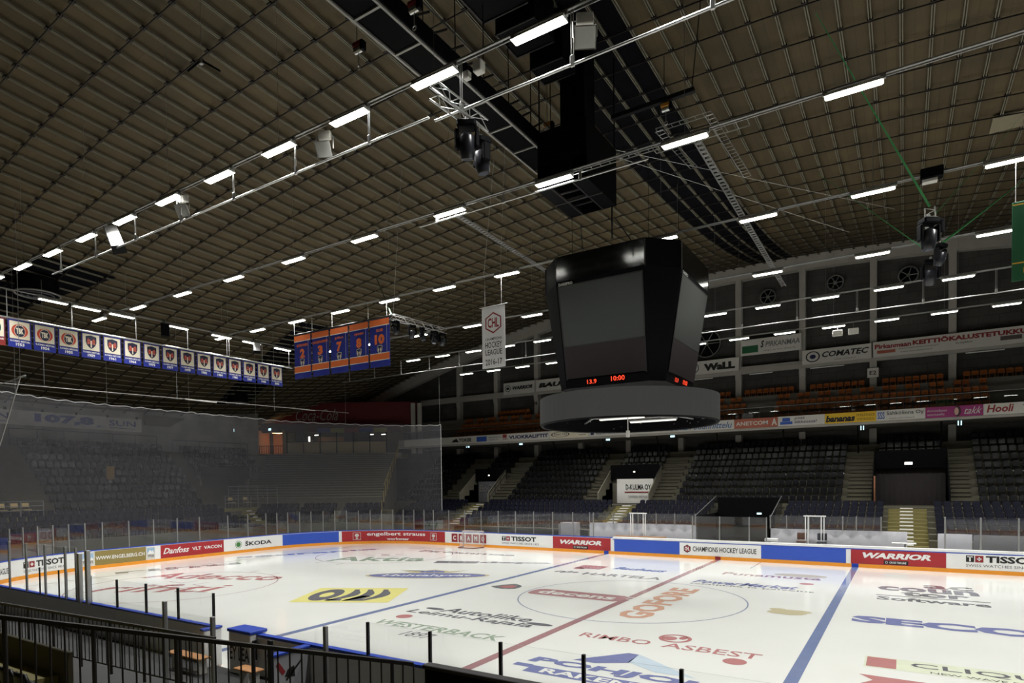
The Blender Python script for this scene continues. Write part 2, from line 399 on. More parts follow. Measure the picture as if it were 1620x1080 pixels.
# ------------------------------------------------------------------ ice and its painted markings
HX, HY, RR = 30.4, 14.14, 8.4
L1 = HX-RR; AR = PI/2*RR; L2 = 2*(HY-RR)
def ringp(s):
    if s < L1: return -s, HY, 0., 1.
    s -= L1
    if s < AR:
        t = s/RR; return -(HX-RR)-RR*math.sin(t), HY-RR+RR*math.cos(t), -math.sin(t), math.cos(t)
    s -= AR
    if s < L2: return -HX, HY-RR-s, -1., 0.
    s -= L2
    if s < AR:
        t = s/RR; return -HX+RR-RR*math.cos(t), -(HY-RR)-RR*math.sin(t), -math.cos(t), -math.sin(t)
    s -= AR
    return -(HX-RR)+s, -HY, 0., -1.
def ring_at(s, off):
    x, y, nx_, ny_ = ringp(s); return x+nx_*off, y+ny_*off
SE = 2*L1+2*AR+L2       # near side begins at x=-L1 when s = L1+2*AR+L2
S_NEAR0 = L1+2*AR+L2
def s_near(x): return S_NEAR0 + (x+(HX-RR))
rink = thing('ice_rink', (0, 0, 0), 'white ice sheet with painted lines, circles and faded sponsor marks', 'ice rink')
out = []
for i in range(33):
    t = PI/2*i/32; out.append((HX-RR+RR*math.sin(t), HY-RR+RR*math.cos(t)))
q = [(x, y) for x, y in out]+[(x, -y) for x, y in out[::-1]]+[(-x, -y) for x, y in out]+[(-x, y) for x, y in out[::-1]]
m = MB(); m.add([(x, y, 0) for x, y in q]+[(x, y, -.055) for x, y in q], [tuple(range(len(q)-1, -1, -1)), tuple(range(len(q), 2*len(q)))]+[(i, (i+1) % len(q), len(q)+(i+1) % len(q), len(q)+i) for i in range(len(q))])
m.build('ice_sheet', ICE, rink)
IB, IR, IK, IG, IO, IY = ink('blue', (98, 112, 150)), ink('red', (150, 108, 110)), ink('grey', (104, 104, 108)), ink('green', (140, 158, 136)), ink('orange', (200, 152, 126)), ink('yellow', (222, 214, 122))
IB2, IR2, ID, IL, IGO, IGR = ink('violet', (104, 110, 158)), ink('crimson', (172, 108, 106)), ink('charcoal', (88, 88, 94)), ink('pale', (186, 202, 214)), ink('gold', (188, 178, 140)), ink('pale_green', (212, 218, 190))
IW = ink('white', (224, 224, 216)); ITH = ink('thinred', (160, 124, 126)); ITB = ink('thinblue', (124, 134, 160))
def flat(name, m, mt, label=None):
    o = m.build(name, mt, rink)
    if label: o['label'] = label
    return o
F = ice_map(0, 0)
def strip(name, x0, x1, y0, y1, mt, z=.003): return flat(name, MB().rect(x0, x1, y0, y1, ice_map(0, 0, 0, z)), mt)
for x in (-7.15, 7.15): strip('blue_line', x-.15, x+.15, -HY, HY, IB)
m = MB().rect(-.15, .15, -HY, -.25, ice_map(0, 0, 0, .003)); m.rect(-.15, .15, .25, HY, ice_map(0, 0, 0, .003)); m.rect(-.15, .15, -.12, .12, ice_map(0, 0, 0, .003)); flat('centre_line', m, IR)
for x in (-26.4, 26.4): strip('goal_line', x-.025, x+.025, -12.6, 12.6, ITH)
flat('centre_circle', MB().disc(0, 0, 4.5, 4.5, F, 96, inner=.989), ITB)
for x in (-20, 20):
    for y in (-7.04, 7.04):
        m = MB().disc(x, y, 4.5, 4.5, F, 96, inner=.989); m.disc(x, y, .3, .3, F, 24)
        for sx in (-1, 1):
            for sy in (-1, 1):
                m.rect(x+sx*.5, x+sx*1.5, y+sy*.45-.025, y+sy*.45+.025, F); m.rect(x+sx*.5-.025, x+sx*.5+.025, y+sy*.45, y+sy*1.3, F)
            m.rect(x-.9*1-.025, x-.9+.025, y+sx*4.5, y+sx*5.1, F); m.rect(x+.9-.025, x+.9+.025, y+sx*4.5, y+sx*5.1, F)
        flat('face_off_circle', m, ITH)
flat('referee_crease', MB().disc(2.6, 14.0, 3.0, 3.0, F, 60, inner=.985) if False else MB().rect(2.4, 2.45, 11.2, 14, F), ITB)
for x, y in ((-5.66, -7.04), (5.66, -7.04), (5.66, 7.04), (-5.66, 7.04)): flat('face_off_spot', MB().disc(x, y, .3, .3, F, 24), IR2)
def ptext(s, x, y, w, h, mt, ang=0, bold=.02, shear=0., z=.004):
    return flat('painted_lettering', text(MB(), s, 0, w, 0, h, ice_map(x, y, ang, z), bold, shear), mt)
A26 = math.radians(26)
ptext('Adecco', -24.2, -6.7, 7.6, 1.9, IR2, math.radians(21.7), .02, .1)
ptext('rihti', -21.9, -10.3, 6.0, 2.1, IR2, math.radians(29), .01, .2)
ptext('Aktia', -21.1, 2.85, 6.2, 2.2, ink('greenb', (130, 150, 128)), A26, .02)
ptext('widepa', -14.0, 5.4, 6.6, .85, IK, math.radians(22), .05)
flat('painted_panel', MB().rect(0, 2.6, 0, .95, ice_map(-14.4, 5.2, math.radians(22), .0045)), IK)
# oval crest with crown
mp = ice_map(-11.4, 1.05, math.radians(27), .004)
flat('painted_crest', MB().disc(0, 0, 3.25, 1.0, mp, 48), IGO)
flat('painted_crest', MB().disc(0, 0, 3.05, .84, ice_map(-11.4, 1.05, math.radians(27), .006), 48), IB2)
flat('painted_lettering', text(MB(), 'Huhtahyvät', -2.3, 2.3, -.42, .32, ice_map(-11.4, 1.05, math.radians(27), .008), .02, .15), IW)
cr = [(-1.9, 1.9), (-1.0, .95), (1.0, .95), (1.9, 1.9), (.9, 1.5), (0, 2.3), (-.9, 1.5)]
flat('painted_crest', MB().poly(cr[:3]+[(1.9, 1.9), (.9, 1.5)], mp).poly([(-1.9, 1.9), (.9, 1.5), (0, 2.2), (-.9, 1.5)], mp), IGO)
flat('painted_crest', MB().poly([(-.7, 1.1), (.7, 1.1), (.6, 1.5), (0, 1.9), (-.6, 1.5)], ice_map(-11.4, 1.05, math.radians(27), .006)), IB2)
# yellow panel with heavy slanted black lettering
mp = ice_map(-11.63, -7.3, math.radians(27.5), .004); mp2 = ice_map(-11.63, -7.3, math.radians(27.5), .007)
flat('painted_panel', MB().rect(0, 4.1, 0, 3.4, mp), IY, 'faded yellow panel')
def curve_band(m, x0, x1, wd, y0, y1, bow, mp):
    n = 10; P0 = []; P1 = []
    for i in range(n+1):
        t = i/n; x = x0+(x1-x0)*t+bow*math.sin(PI*t); y = y0+(y1-y0)*t; P0.append((x, y)); P1.append((x+wd*(.55+.6*math.sin(PI*min(1, t*1.1))), y))
    for i in range(n): m.poly([P0[i], P1[i], P1[i+1], P0[i+1]], mp)
m = MB(); m.disc(.95, 1.7, .62, 1.35, mp2, 32, inner=.42)
curve_band(m, 1.35, 1.75, .42, .35, 3.0, .28, mp2); m.rect(1.35, 2.0, .35, .7, mp2)
curve_band(m, 2.05, 2.35, .42, .35, 3.0, .28, mp2); m.poly([(2.05, .35), (2.8, .35), (3.0, 1.4), (2.6, 1.5)], mp2)
curve_band(m, 2.75, 3.05, .42, .35, 3.0, .28, mp2)
flat('painted_lettering', m, ID)
flat('painted_crest', shield(MB(), 0, 0, 1.3, 1.15, ice_map(-5.75, .05, math.radians(60), .004)), IK)
flat('painted_crest', shield(MB(), 0, 0, .7, .65, ice_map(-5.75, .05, math.radians(60), .006)), IR2)
# pill with white lettering
m = MB().rect(-1.85, 1.85, -.68, .68, ice_map(-2.2, -.3, 0, .004))
for sx in (-1, 1): m.poly([(sx*1.85, -.68), (sx*2.08, -.5), (sx*2.15, 0), (sx*2.08, .5), (sx*1.85, .68)][::sx], ice_map(-2.2, -.3, 0, .004))
flat('painted_panel', m, ink('plum', (168, 122, 124)), 'faded red rounded panel')
flat('painted_lettering', text(MB(), 'decens', -1.75, 1.75, -.38, .42, ice_map(-2.2, -.3, 0, .007), .03), IW)
ptext('GOFORE', 1.95, -3.45, 6.8, 1.2, IO, PI/2, .04)
ptext('HARTELA', -4.6, 5.1, 4.1, .75, IK, 0, .02)
flat('painted_mark', text(MB(), 'njn', 0, 1.3, 0, .8, ice_map(-6.3, 5.1), .03, .3), ID)
flat('painted_mark', MB().rect(-6.0, -4.5, 7.1, 8.4, F), IR)
flat('painted_lettering', text(MB(), 'Bauhaus', 0, 2.9, 0, .9, ice_map(-4.0, 7.6), .04, .3), IB)
ptext('Autoliike', -5.15, -5.75, 3.8, .75, ID, 0, .02, .15); ptext('Leimu-Rajala', -6.2, -6.55, 5.3, .7, ID, 0, .02, .15)
flat('painted_mark', MB().disc(-5.55, -5.45, .42, .16, F, 24), ID); flat('painted_mark', MB().disc(-.85, -5.8, .5, .18, F, 24), ID)
ptext('WESTERBACK', -5.95, -8.35, 5.05, .62, IG, 0, .02, .1); ptext('1897', -4.0, -9.2, 1.15, .6, IK, 0, .0, .15)
ptext('RIMBO', .95, -6.58, 2.2, .52, IR2, 0, .01); ptext('ASBEST', 3.52, -6.58, 2.65, .56, IR2, 0, .01)
flat('painted_mark', MB().disc(3.6, -5.45, .48, .5, F, 30, inner=.75).disc(3.45, -5.5, .22, .25, F, 16).disc(3.8, -5.3, .12, .2, F, 12), IR2)
ptext('POHJOLA', .95, -9.75, 5.6, .62, IB2, 0, .05, .1)
flat('painted_panel', MB().rect(.8, 1.3, -10.1, -9.85, F).rect(1.3, 6.4, -10.45, -9.9, F), IB2)
flat('painted_lettering', text(MB(), 'RAKENNUS', 1.7, 5.6, -10.35, -9.98, ice_map(0, 0, 0, .007), .03), IW)
flat('painted_mark', MB().poly([(1.95, -8.95), (2.6, -8.95), (3.35, -8.5), (3.3, -7.65), (3.0, -7.62)], F), IB2)
flat('painted_mark', MB().poly([(3.3, -7.62), (3.3, -8.45), (4.2, -8.95), (5.2, -8.95)], F), IL)
flat('painted_mark', MB().disc(5.05, 9.6, 1.2, .5, F, 30), IGO)
ptext('Punamusta', 1.6, 8.35, 4.5, .85, IR, 0, .02); ptext('PowerMarket', 1.0, 5.15, 4.5, .95, IB2, 0, .03, .3)
ptext('tekniikka ja palvelut', 1.0, 4.7, 5.2, .3, IK, 0, .02)
for x, y, a, b in ((5.9, .15, .62, .5), (5.6, .0, .4, .3), (6.2, .4, .45, .25), (5.5, .5, .3, .25)): flat('painted_mark', MB().disc(x, y, a, b, ice_map(0, 0, 0, .004+.0006*a), 9), IGO)
ptext('coun', 8.4, 6.85, 3.5, 1.15, ID, 0, .04); ptext('ac', 10.05, 8.1, 1.75, 1.0, ID, 0, .03); ptext('tor', 9.25, 5.75, 2.3, 1.1, ID, 0, .04)
strip('painted_mark', 8.4, 12.1, 5.45, 5.58, ID, .004); ptext('Software', 8.45, 4.4, 3.6, .8, ID, 0, .03)
ptext('SECO', 7.86, -.4, 5.05, 1.15, IB2, 0, .06)
flat('painted_panel', MB().rect(8.5, 14.5, -5.85, -4.75, ice_map(0, 0, 0, .003)), IGR, 'pale green panel'); strip('painted_panel', 8.55, 9.2, -5.78, -4.82, IR2, .005)
ptext('CLIQUE', 9.5, -5.45, 3.1, .5, ID, 0, .01, 0, .006); ptext('NEW WAVE FINLAND', 9.9, -5.78, 2.7, .16, ID, 0, .01, 0, .006)
flat('painted_mark', MB().poly([(8.45, -6.6), (8.75, -7.0), (8.45, -7.5), (9.9, -7.5), (9.9, -6.65)][::-1], F), IR2); ptext('hydor', 10.0, -7.5, 2.6, .8, ID, 0, .03)
ptext('Pirkanmaa', -19.4, 9.6, 7.5, .9, IK, math.radians(5), .03)
ptext('rihti', -27.0, -6.5, 6.5, 1.1, IK, math.radians(68), .03); ptext('seuranta', -27.6, 1.2, 9.5, .9, IB2, math.radians(60), .03)

# ------------------------------------------------------------------ dasher boards
def rstrip(m, sa, sb, z0, z1, off, mi=0, step=.5):
    n = max(1, int(abs(sb-sa)/step)); vs = []
    for i in range(n+1):
        x, y = ring_at(sa+(sb-sa)*i/n, off); vs += [(x, y, z0), (x, y, z1)]
    m.add(vs, [((2*i, 2*i+1, 2*i+3, 2*i+2)) for i in range(n)], mi)
def rwall(m, sa, sb, z0, z1, o0, o1, mi=0, step=.5):
    n = max(1, int(abs(sb-sa)/step)); vs = []
    for i in range(n+1):
        s = sa+(sb-sa)*i/n; a = ring_at(s, o0); b = ring_at(s, o1)
        vs += [(*a, z0), (*b, z0), (*b, z1), (*a, z1)]
    f = [(3, 2, 1, 0), tuple(4*n+k for k in range(4))]
    for i in range(n):
        for k in range(4): f.append((4*i+k, 4*i+(k+1) % 4, 4*i+4+(k+1) % 4, 4*i+4+k))
    m.add(vs, f, mi)
SG = s_near(-5.55)       # where the gate opening starts on the near side
def rmap(s_left, off, z0=0): return lambda a, b: (*ring_at(s_left-a, off), z0+b)
OF = -.014
bd = thing('dasher_boards', (-HX, 0, 0), 'white rink boards with adverts, blue cap and orange kick strip round far side and end', 'rink boards')
m = MB(); rwall(m, -26, SG, 0, 1.05, 0, .12); m.build('board_core', WHITE, bd)
m = MB(); rwall(m, -26, SG, 0, .19, -.02, -.001); m.build('kick_strip', ORANGE, bd)
m = MB(); rwall(m, 6.75, SG, 1.05, 1.10, -.01, .14); m.build('cap_rail', BLUE, bd)
m = MB(); rwall(m, -26, 6.7, 1.02, 1.13, -.005, .34); m.build('counter_top', WHITE, bd)
m = MB(); rwall(m, -26, 6.7, .955, 1.0, -.01, -.001); m.build('blue_trim', BLUE, bd)
for s_, mt_, nm in ((6.95+.2, BLUE, 'line_marker'), (0, REDCL, 'line_marker'), (-7.15, BLUE, 'line_marker')):
    m = MB(); rstrip(m, s_+.16, s_-.16, 0, .2, -.024); m.build(nm, mt_, bd)
def advert(sl, sr, mt, label, z0=.2, z1=1.02):
    if sl < 6.75: z1 = .95
    m = MB(); rstrip(m, sl, sr, z0, z1, -.008); o = m.build('advert_panel', mt, bd); o['label'] = label; return o
def letter(par, s, sl, w, z0, h, mt, bold=.02, shear=0.):
    return text(MB(), s, 0, w, z0, z0+h, rmap(sl, OF), bold, shear).build('lettering', mt, par)
def swiss(par, sl, sc=1.0, z=.62):
    h = .26*sc; letter(par, 'T', sl, h*.0+.001, 0, .001, BLACK) if False else None
    m = MB(); m.rect(0, h, z, z+h, rmap(sl, OF)); m.build('emblem', BLACK, par)
    m = MB(); m.rect(h+.04, 2*h+.04, z, z+h, rmap(sl, OF)); m.build('emblem', REDCL, par)
    m = MB(); o2 = rmap(sl, OF-.004)
    m.rect(.05, h-.05, z+h-.09, z+h-.045, o2); m.rect(h/2-.03, h/2+.03, z+.04, z+h-.045, o2)
    c = 1.5*h+.04; m.rect(c-.09, c+.09, z+h/2-.028, z+h/2+.028, o2); m.rect(c-.028, c+.028, z+h/2-.09, z+h/2+.09, o2)
    m.build('emblem', WHITE, par)
def tissot(sl, sr, label):
    a = advert(sl, sr, WHITE, label); wd = sl-sr; s0 = sl-.16*wd
    swiss(a, s0, 1.25, .56); letter(a, 'TISSOT', s0-.78, wd*.42, .56, .33, BLACK, .04)
    letter(a, 'SWISS WATCHES SINCE 1853', s0, wd*.62, .33, .13, mat('dark_grey_print', (70, 70, 74)), .0)
def chl(sl, sr, label):
    a = advert(sl, sr, WHITE, label); s0 = sl-.25
    m = MB(); hexa(m, .22, .58, .42, .5, rmap(s0, OF)); m.build('emblem', BLACK, a)
    m = MB(); hexa(m, .22, .58, .34, .42, rmap(s0, OF-.003)); m.build('emblem', REDCL, a)
    text(MB(), 'CHL', .08, .36, .47, .70, rmap(s0, OF-.006), .03).build('emblem', WHITE, a)
    letter(a, 'CHAMPIONS HOCKEY LEAGUE', s0-.55, (sl-sr)-1.05, .44, .3, BLACK, .015)
def warrior(sl, sr, label):
    a = advert(sl, sr, REDAD, label); wd = sl-sr
    letter(a, 'WARRIOR', sl-wd*.13, wd*.72, .52, .3, WHITE, .05, .25)
    m = MB(); m.rect(wd*.36, wd*.62, .24, .44, rmap(sl, OF)); b = m.build('lettering_panel', BLACK, a)
    text(MB(), 'CROSS THE LINE', wd*.42, wd*.6, .29, .39, rmap(sl, OF-.004), .02, .2).build('lettering', WHITE, a)
    m = MB(); m.disc(wd*.39, .34, .06, .06, rmap(sl, OF-.004), 16, inner=.7); m.build('emblem', WHITE, a)
chl(56.0, 51.7, 'white board in the left corner reading CHAMPIONS HOCKEY LEAGUE')
tissot(51.6, 47.8, 'white watch advert on the left end')
def titlis(sl, sr):
    a = advert(sl, sr, SIGNW, 'white panel with mountain picture', .24, .98); wd = sl-sr
    m = MB(); m.rect(.05, wd-.05, .6, .93, rmap(sl, OF)); m.build('emblem', LBLUEPR, a)
    m = MB(); m.poly([(.05, .55), (wd*.4, .82), (wd*.6, .7), (wd*.75, .78), (wd-.05, .55)][::-1], rmap(sl, OF-.003)); m.build('emblem', WHITE, a)
    text(MB(), 'TITLIS', .08, wd-.08, .36, .5, rmap(sl, OF-.003), .01).build('lettering', BLACK, a)
a = advert(46.95, 44.06, OLIVE, 'olive green web address board'); letter(a, 'WWW.ENGELBERG.CH', 46.9, 2.75, .5, .22, WHITE, .015)
titlis(47.7, 46.97); titlis(44.04, 43.5)
a = advert(43.16, 38.84, REDAD, 'red board with two white brand names')
letter(a, 'Danfoss', 43.0, 1.7, .45, .38, WHITE, .02, .4); letter(a, 'VLT  VACON', 41.1, 2.1, .52, .22, WHITE, .03)
a = advert(38.82, 34.1, WHITE, 'white board with round green emblem')
m = MB(); m.disc(1.1, .6, .26, .26, rmap(38.82, OF), 28, inner=.86); m.disc(1.1, .6, .18, .18, rmap(38.82, OF), 9); m.build('emblem', GREENPR, a)
letter(a, 'ŠKODA', 37.2, 2.2, .45, .36, BLACK, .03)
advert(34.08, 29.68, BLUEAD, 'plain blue board in the far corner')
a = advert(29.45, 20.55, REDAD, 'long red workwear board behind the goal end')
for s0 in (28.6, 22.0):
    m = MB(); z = .32
    for r in ((0, .62, 0, .03), (0, .62, .55, .58), (0, .03, 0, .58), (.59, .62, 0, .58)): m.rect(r[0], r[1], z+r[2], z+r[3], rmap(s0, OF))
    m.disc(.31, z+.36, .17, .13, rmap(s0, OF), 14); m.rect(.29, .33, z+.05, z+.25, rmap(s0, OF)); m.disc(.31, z+.13, .1, .06, rmap(s0, OF), 10)
    m.build('emblem', SIGNW, a)
letter(a, 'engelbert strauss', 27.5, 5.0, .55, .36, WHITE, .02); letter(a, 'workwear', 25.9, 1.9, .27, .2, WHITE, .02)
a = advert(20.5, 16.15, WHITE, 'white board with five red letter squares')
for k, ch in enumerate('CRAMO'):
    s0 = 19.9-.66*k; m = MB(); m.rect(0, .56, .28, .92, rmap(s0, OF)); m.build('emblem', REDCL, a)
    text(MB(), ch, .15, .41, .43, .78, rmap(s0, OF-.004), .03).build('lettering', WHITE, a)
tissot(16.1, 11.15, 'white watch advert left of the red board on the far side')
warrior(11.12, 6.85, 'red board left of the long blue board')
advert(6.6, 2.3, BLUEAD, 'plain blue board left of centre'); chl(2.3, -2.42, 'white centre board reading CHAMPIONS HOCKEY LEAGUE')
advert(-2.42, -6.72, BLUEAD, 'plain blue board right of centre'); warrior(-6.95, -11.14, 'red board right of the long blue board'); tissot(-11.16, -16, 'white watch advert at the right edge')
advert(-16.0, -20, BLUEAD, 'plain blue board')
# near side boards
bn = thing('dasher_boards', (0, -HY, 0), 'white rink boards with blue cap in front of the camera', 'rink boards')
m = MB(); rwall(m, s_near(-3.9), s_near(26), 0, 1.05, 0, .12, step=2); m.build('board_core', WHITE, bn)
m = MB(); rwall(m, s_near(-3.9), s_near(26), 0, .19, -.02, -.001, step=2); m.build('kick_strip', ORANGE, bn)
m = MB(); rwall(m, s_near(-3.9), s_near(26), 1.05, 1.11, -.015, .14, step=2); m.build('cap_rail', BLUE, bn)

# ------------------------------------------------------------------ safety glass
def glass_run(th, posts, z0, z1, gm, pm, off=.06, pw=.03):
    for a, b in zip(posts, posts[1:]):
        m = MB(); n = max(1, int(abs(b-a)/.5)); vs = []
        g = .03 if b > a else -.03
        for i in range(n+1):
            s = a+g+(b-a-2*g)*i/n; vs += [(*ring_at(s, off-.005), z0), (*ring_at(s, off-.005), z1), (*ring_at(s, off+.005), z0), (*ring_at(s, off+.005), z1)]
        f = [(0, 1, 3, 2), (4*n, 4*n+2, 4*n+3, 4*n+1)]
        for i in range(n):
            k = 4*i; f += [(k, k+4, k+5, k+1), (k+2, k+3, k+7, k+6), (k+1, k+5, k+7, k+3), (k, k+2, k+6, k+4)]
        m.add(vs, f, 0); m.m = [0]*len(f)
        for i in range(len(f)):
            if i >= 2 and (i-2) % 4 == 2: m.m[i] = 1
        m.build('glass_pane', [gm, EDGE], th)
    for s in posts:
        x, y, nx_, ny_ = ringp(s); px, py = x+nx_*off, y+ny_*off; a = math.atan2(ny_, nx_)
        mx = Matrix.Translation((px, py, 0)) @ Matrix.Rotation(a, 4, 'Z')
        MB().bevbox(-.03, .04, -pw, pw, z0-.02, z1+.01, .006, 0, mx).build('post', pm, th)
sp = [51.74+.86*k for k in range(5, 0, -1)]+[51.74, 50.88, 50.02, 49.14, 48.28, 47.4, 46.48, 45.0, 43.52, 42.02, 40.52, 38.46, 36.9, 35.4, 34.48, 33.6, 32.66, 31.78, 30.86, 29.96, 29.06, 28.14, 27.22, 26.32, 25.4, 24.52, 23.58, 22.64, 21.72, 20.2, 18.7, 17.18, 15.66, 14.18, 12.68, 11.16, 9.62, 8.09]
g = thing('safety_glass', (-HX, 0, 1.1), 'tall clear safety glass with thin grey posts on the far side and end boards', 'glass screen')
glass_run(g, sp, 1.1, 2.68, GLASSF, GREYM)
g = thing('safety_glass', (-2, 15.6, 0), 'clear glass screen behind the left players bench across the ice', 'glass screen')
def yglass(th, xs, y, z0, z1, gm=GLASSF, pm=GREYM, pw=.03):
    for a, b in zip(xs, xs[1:]):
        m = MB().box(a+pw, b-pw, y-.005, y+.005, z0, z1); m.m = [0, 1, 0, 0, 0, 0]; m.build('glass_pane', [gm, EDGE], th)
    for x in xs: MB().bevbox(x-pw, x+pw, y-.03, y+.03, z0-.02, z1+.01, .006).build('post', pm, th)
yglass(g, [-9.05, -7.3, -5.53, -4.3, -3.07, -1.75], 15.66, 1.9, 2.62)
g = thing('safety_glass', (6, 15.6, 0), 'clear glass screen behind the right players bench across the ice', 'glass screen')
yglass(g, [2.66, 3.55, 4.75, 6.45, 7.12, 8.3], 15.66, 1.85, 2.62)
g = thing('safety_glass', (0, HY, 1.1), 'clear glass between the benches at the centre line across the ice', 'glass screen')
yglass(g, [-1.6, .03, 1.71, 2.66], 14.45, 1.12, 2.55)
g = thing('safety_glass', (12, HY, 1.1), 'clear glass with thick grey posts above the right red board', 'glass screen')
yglass(g, [11.1, 12.54, 14.0, 15.5, 17], 14.45, 1.12, 2.72, pw=.035)
# near glass
nl = [-5.68-1.63*k for k in range(0, 6)]
g = thing('safety_glass', (-10, -HY, 1.1), 'low clear glass with black posts on the near boards left of the gate', 'glass screen')
def nglass(th, xs, y, z0, z1, pm, pw=.03): yglass(th, xs, y, z0, z1, GLASS, pm, pw)
nglass(g, sorted(nl), -14.21, 1.1, 1.93, BLACKM, .025)
for x in (-12.8, -14.18, -15.6): MB().bevbox(x-.02, x+.02, -14.3, -14.26, 1.1, 2.0, .006).build('post', BLACKM, g)
g = thing('safety_glass', (-16, -HY, 1.1), 'tall clear glass with grey posts at the near left corner', 'glass screen')
nglass(g, [-19.6, -18.0, -16.58, -15.11, -13.64, -12.9], -14.3, 1.1, 2.78, GREYM, .03)
MB().bevbox(-12.72, -12.6, -14.36, -14.24, 1.05, 2.62, .01).build('post', ALU, g); MB().bevbox(-12.22, -12.08, -14.36, -14.24, 1.05, 2.74, .01).build('post', ALU, g)
nr = [-.16, 1.52, 3.17, 4.83, 6.48, 8.13, 9.8, 11.45, 13.1]
g = thing('safety_glass', (5, -HY, 1.1), 'low clear glass with black posts on the near boards in front of the camera', 'glass screen')
nglass(g, nr, -14.24, 1.1, 1.79, BLACKM, .03)
MB().bevbox(8.22, 8.28, -14.28, -14.2, 1.1, 1.81, .006).build('post', BLACKM, g)
g = thing('safety_glass', (-.12, -15.5, 0), 'glass side screen running back from the near boards beside the bench', 'glass screen')
for a, b in ((-14.3, -15.4), (-15.4, -16.64)):
    m = MB().box(-.125, -.115, b+.03, a-.03, 1.0, 1.92); m.build('glass_pane', [GLASS], g)
for y, z in ((-15.4, 1.95), (-16.64, 1.95)): MB().bevbox(-.16, -.08, y-.04, y+.04, 0, z, .01).build('post', GREYM if y > -16 else BLACKM, g)

# ------------------------------------------------------------------ protective netting
NT = thing('protective_net', (-HX, 0, 2.7), 'grey protective net hanging behind the goal from corner to corner', 'net')
def net_z(s):
    if s < 30: return 9.25+.35*(s-20.9)/9
    return 9.6-.0*(s)
sa, sb = 20.9, 57.5
m = MB(); n = 90
for i in range(n+1):
    s = sa+(sb-sa)*i/n; o = .12+.06*math.sin(s*2.1); x, y = ring_at(s, o); zt = net_z(s)+.05*math.cos(s*6)
    for j in range(9):
        zb = 2.66; z = zb+(zt-zb)*j/8; m.v.append((x, y, z))
    if i:
        for j in range(8): a = (i-1)*9+j; m.f.append((a, a+1, a+10, a+9)); m.m.append(0)
m.build('netting', NET, NT, smooth=True)
m = MB(); m.path([(*ring_at(sa+(sb-sa)*i/n, .12+.06*math.sin((sa+(sb-sa)*i/n)*2.1)), net_z(sa+(sb-sa)*i/n)+.05*math.cos((sa+(sb-sa)*i/n)*6)) for i in range(n+1)], .02, 5)
x, y = ring_at(sa, .12); m.tube((x, y, 2.66), (x, y, 9.25), .02, 5)
m.build('edge_rope', mat('rope', (170, 170, 168), .8), NT)
m = MB()
for s in (21, 29, 36, 41, 46, 51): x, y = ring_at(s, .12); m.tube((x, y, net_z(s)), (x, y, roofz(x, y)), .008, 4)
m.build('suspension_wire', GREYM, NT)
NT2 = thing('protective_net', (-17, -HY, 3), 'near end of the protective net with a slanted rope edge', 'net')
m = MB(); pa = [(-20.0, -14.3, 2.8), (-20.0, -14.3, 5.0), (-16.6, -14.3, 8.55), (-22, -14.3, 8.4), (-27.5, -12.6, 8.6), (-27.5, -12.6, 2.8), (-22, -14.3, 2.8)]
m.add(pa, [(0, 1, 3, 6), (1, 2, 3), (3, 4, 5, 6)]); m.build('netting', NET, NT2)
MB().tube((-20.3, -14.3, 4.2), (-16.6, -14.3, 8.55), .02, 5).tube((-16.6, -14.3, 8.55), (-22, -14.3, 8.3), .015, 5).tube((-16.7, -14.3, 8.55), (-16.2, -14.3, 8.57), .03, 5).build('edge_rope', MATS['rope'], NT2)
MB().tube((-16.62, -14.3, 8.55), (-16.62, -14.3, 14.5), .008, 4).build('suspension_wire', GREYM, NT2)
nb = thing('net_rail', (-28, 0, 9.7), 'thin pale rail above the protective net, sloping from left', 'rail')
MB().tube((-28.5, -12.5, 9.9), (-28.5, 12, 10.5), .018, 6).bevbox(-28.54, -28.46, -1.5, .6, 10.12, 10.2, .01).bevbox(-28.54, -28.46, 6.5, 8.6, 10.34, 10.4, .01).build('rail', GREYP, nb)
m = MB()
for y in (-9, -2, 5): m.tube((-28.5, y, 10.05), (-28.5, y, 15.5), .01, 4)
m.build('suspension_wire', GREYM, nb)

# ------------------------------------------------------------------ seats
def seat_mesh(kind, mt):
    m = MB(); w = .215
    # curved back shell
    for dy, flip in ((0, 1), (.03, 0)):
        vs = []; fs = []
        for j in range(5):
            z = .36+.42*j/4; bow = -.03*math.cos(j*.8); wd = w*(1 if j < 4 else .86)
            for i in range(5):
                u = -1+i*.5; vs.append((u*wd, dy+.03*(1-u*u)*-1*-1+bow+.05*j/4, z+(.02 if j == 4 and abs(u) < 1 else 0)))
        for j in range(4):
            for i in range(4):
                a = j*5+i; q = (a, a+1, a+6, a+5); fs.append(q if flip else q[::-1])
        m.add(vs, fs)
    e0 = 0; e1 = 25
    for (i, j) in ((20, 21), (21, 22), (22, 23), (23, 24)): m.f.append((e0+i, e0+j, e1+j, e1+i)); m.m.append(0)
    for j in range(4):
        for c in (0, 4): a = j*5+c; m.f.append((a, a+5, e1+a+5, e1+a) if c == 0 else (a+5, a, e1+a, e1+a+5)); m.m.append(0)
    if kind == 'fold':     # pan folded up against the back
        mx = Matrix.Translation((0, -.055, .3)) @ Matrix.Rotation(math.radians(-8), 4, 'X')
        m.bevbox(-w*.92, w*.92, -.05, 0, 0, .38, .018, 0, mx)
        m.box(-w*.5, w*.5, -.1, 0, .22, .27)
    else:
        m.bevbox(-w*.95, w*.95, -.36, .02, .34, .40, .02)
    m.box(-.18, -.14, -.03, .03, 0, .36); m.box(.14, .18, -.03, .03, 0, .36)
    m.v = [(a*.94, b, c*.8) for a, b, c in m.v]
    return m
SM = {'black': (seat_mesh('fold', SEATK), SEATK), 'navy': (seat_mesh('fold', SEATB), SEATB), 'orange': (seat_mesh('open', SEATO), SEATO)}
SEATS = {'black': [], 'navy': [], 'orange': []}   # (x, y, z, rot, block words, row, number)
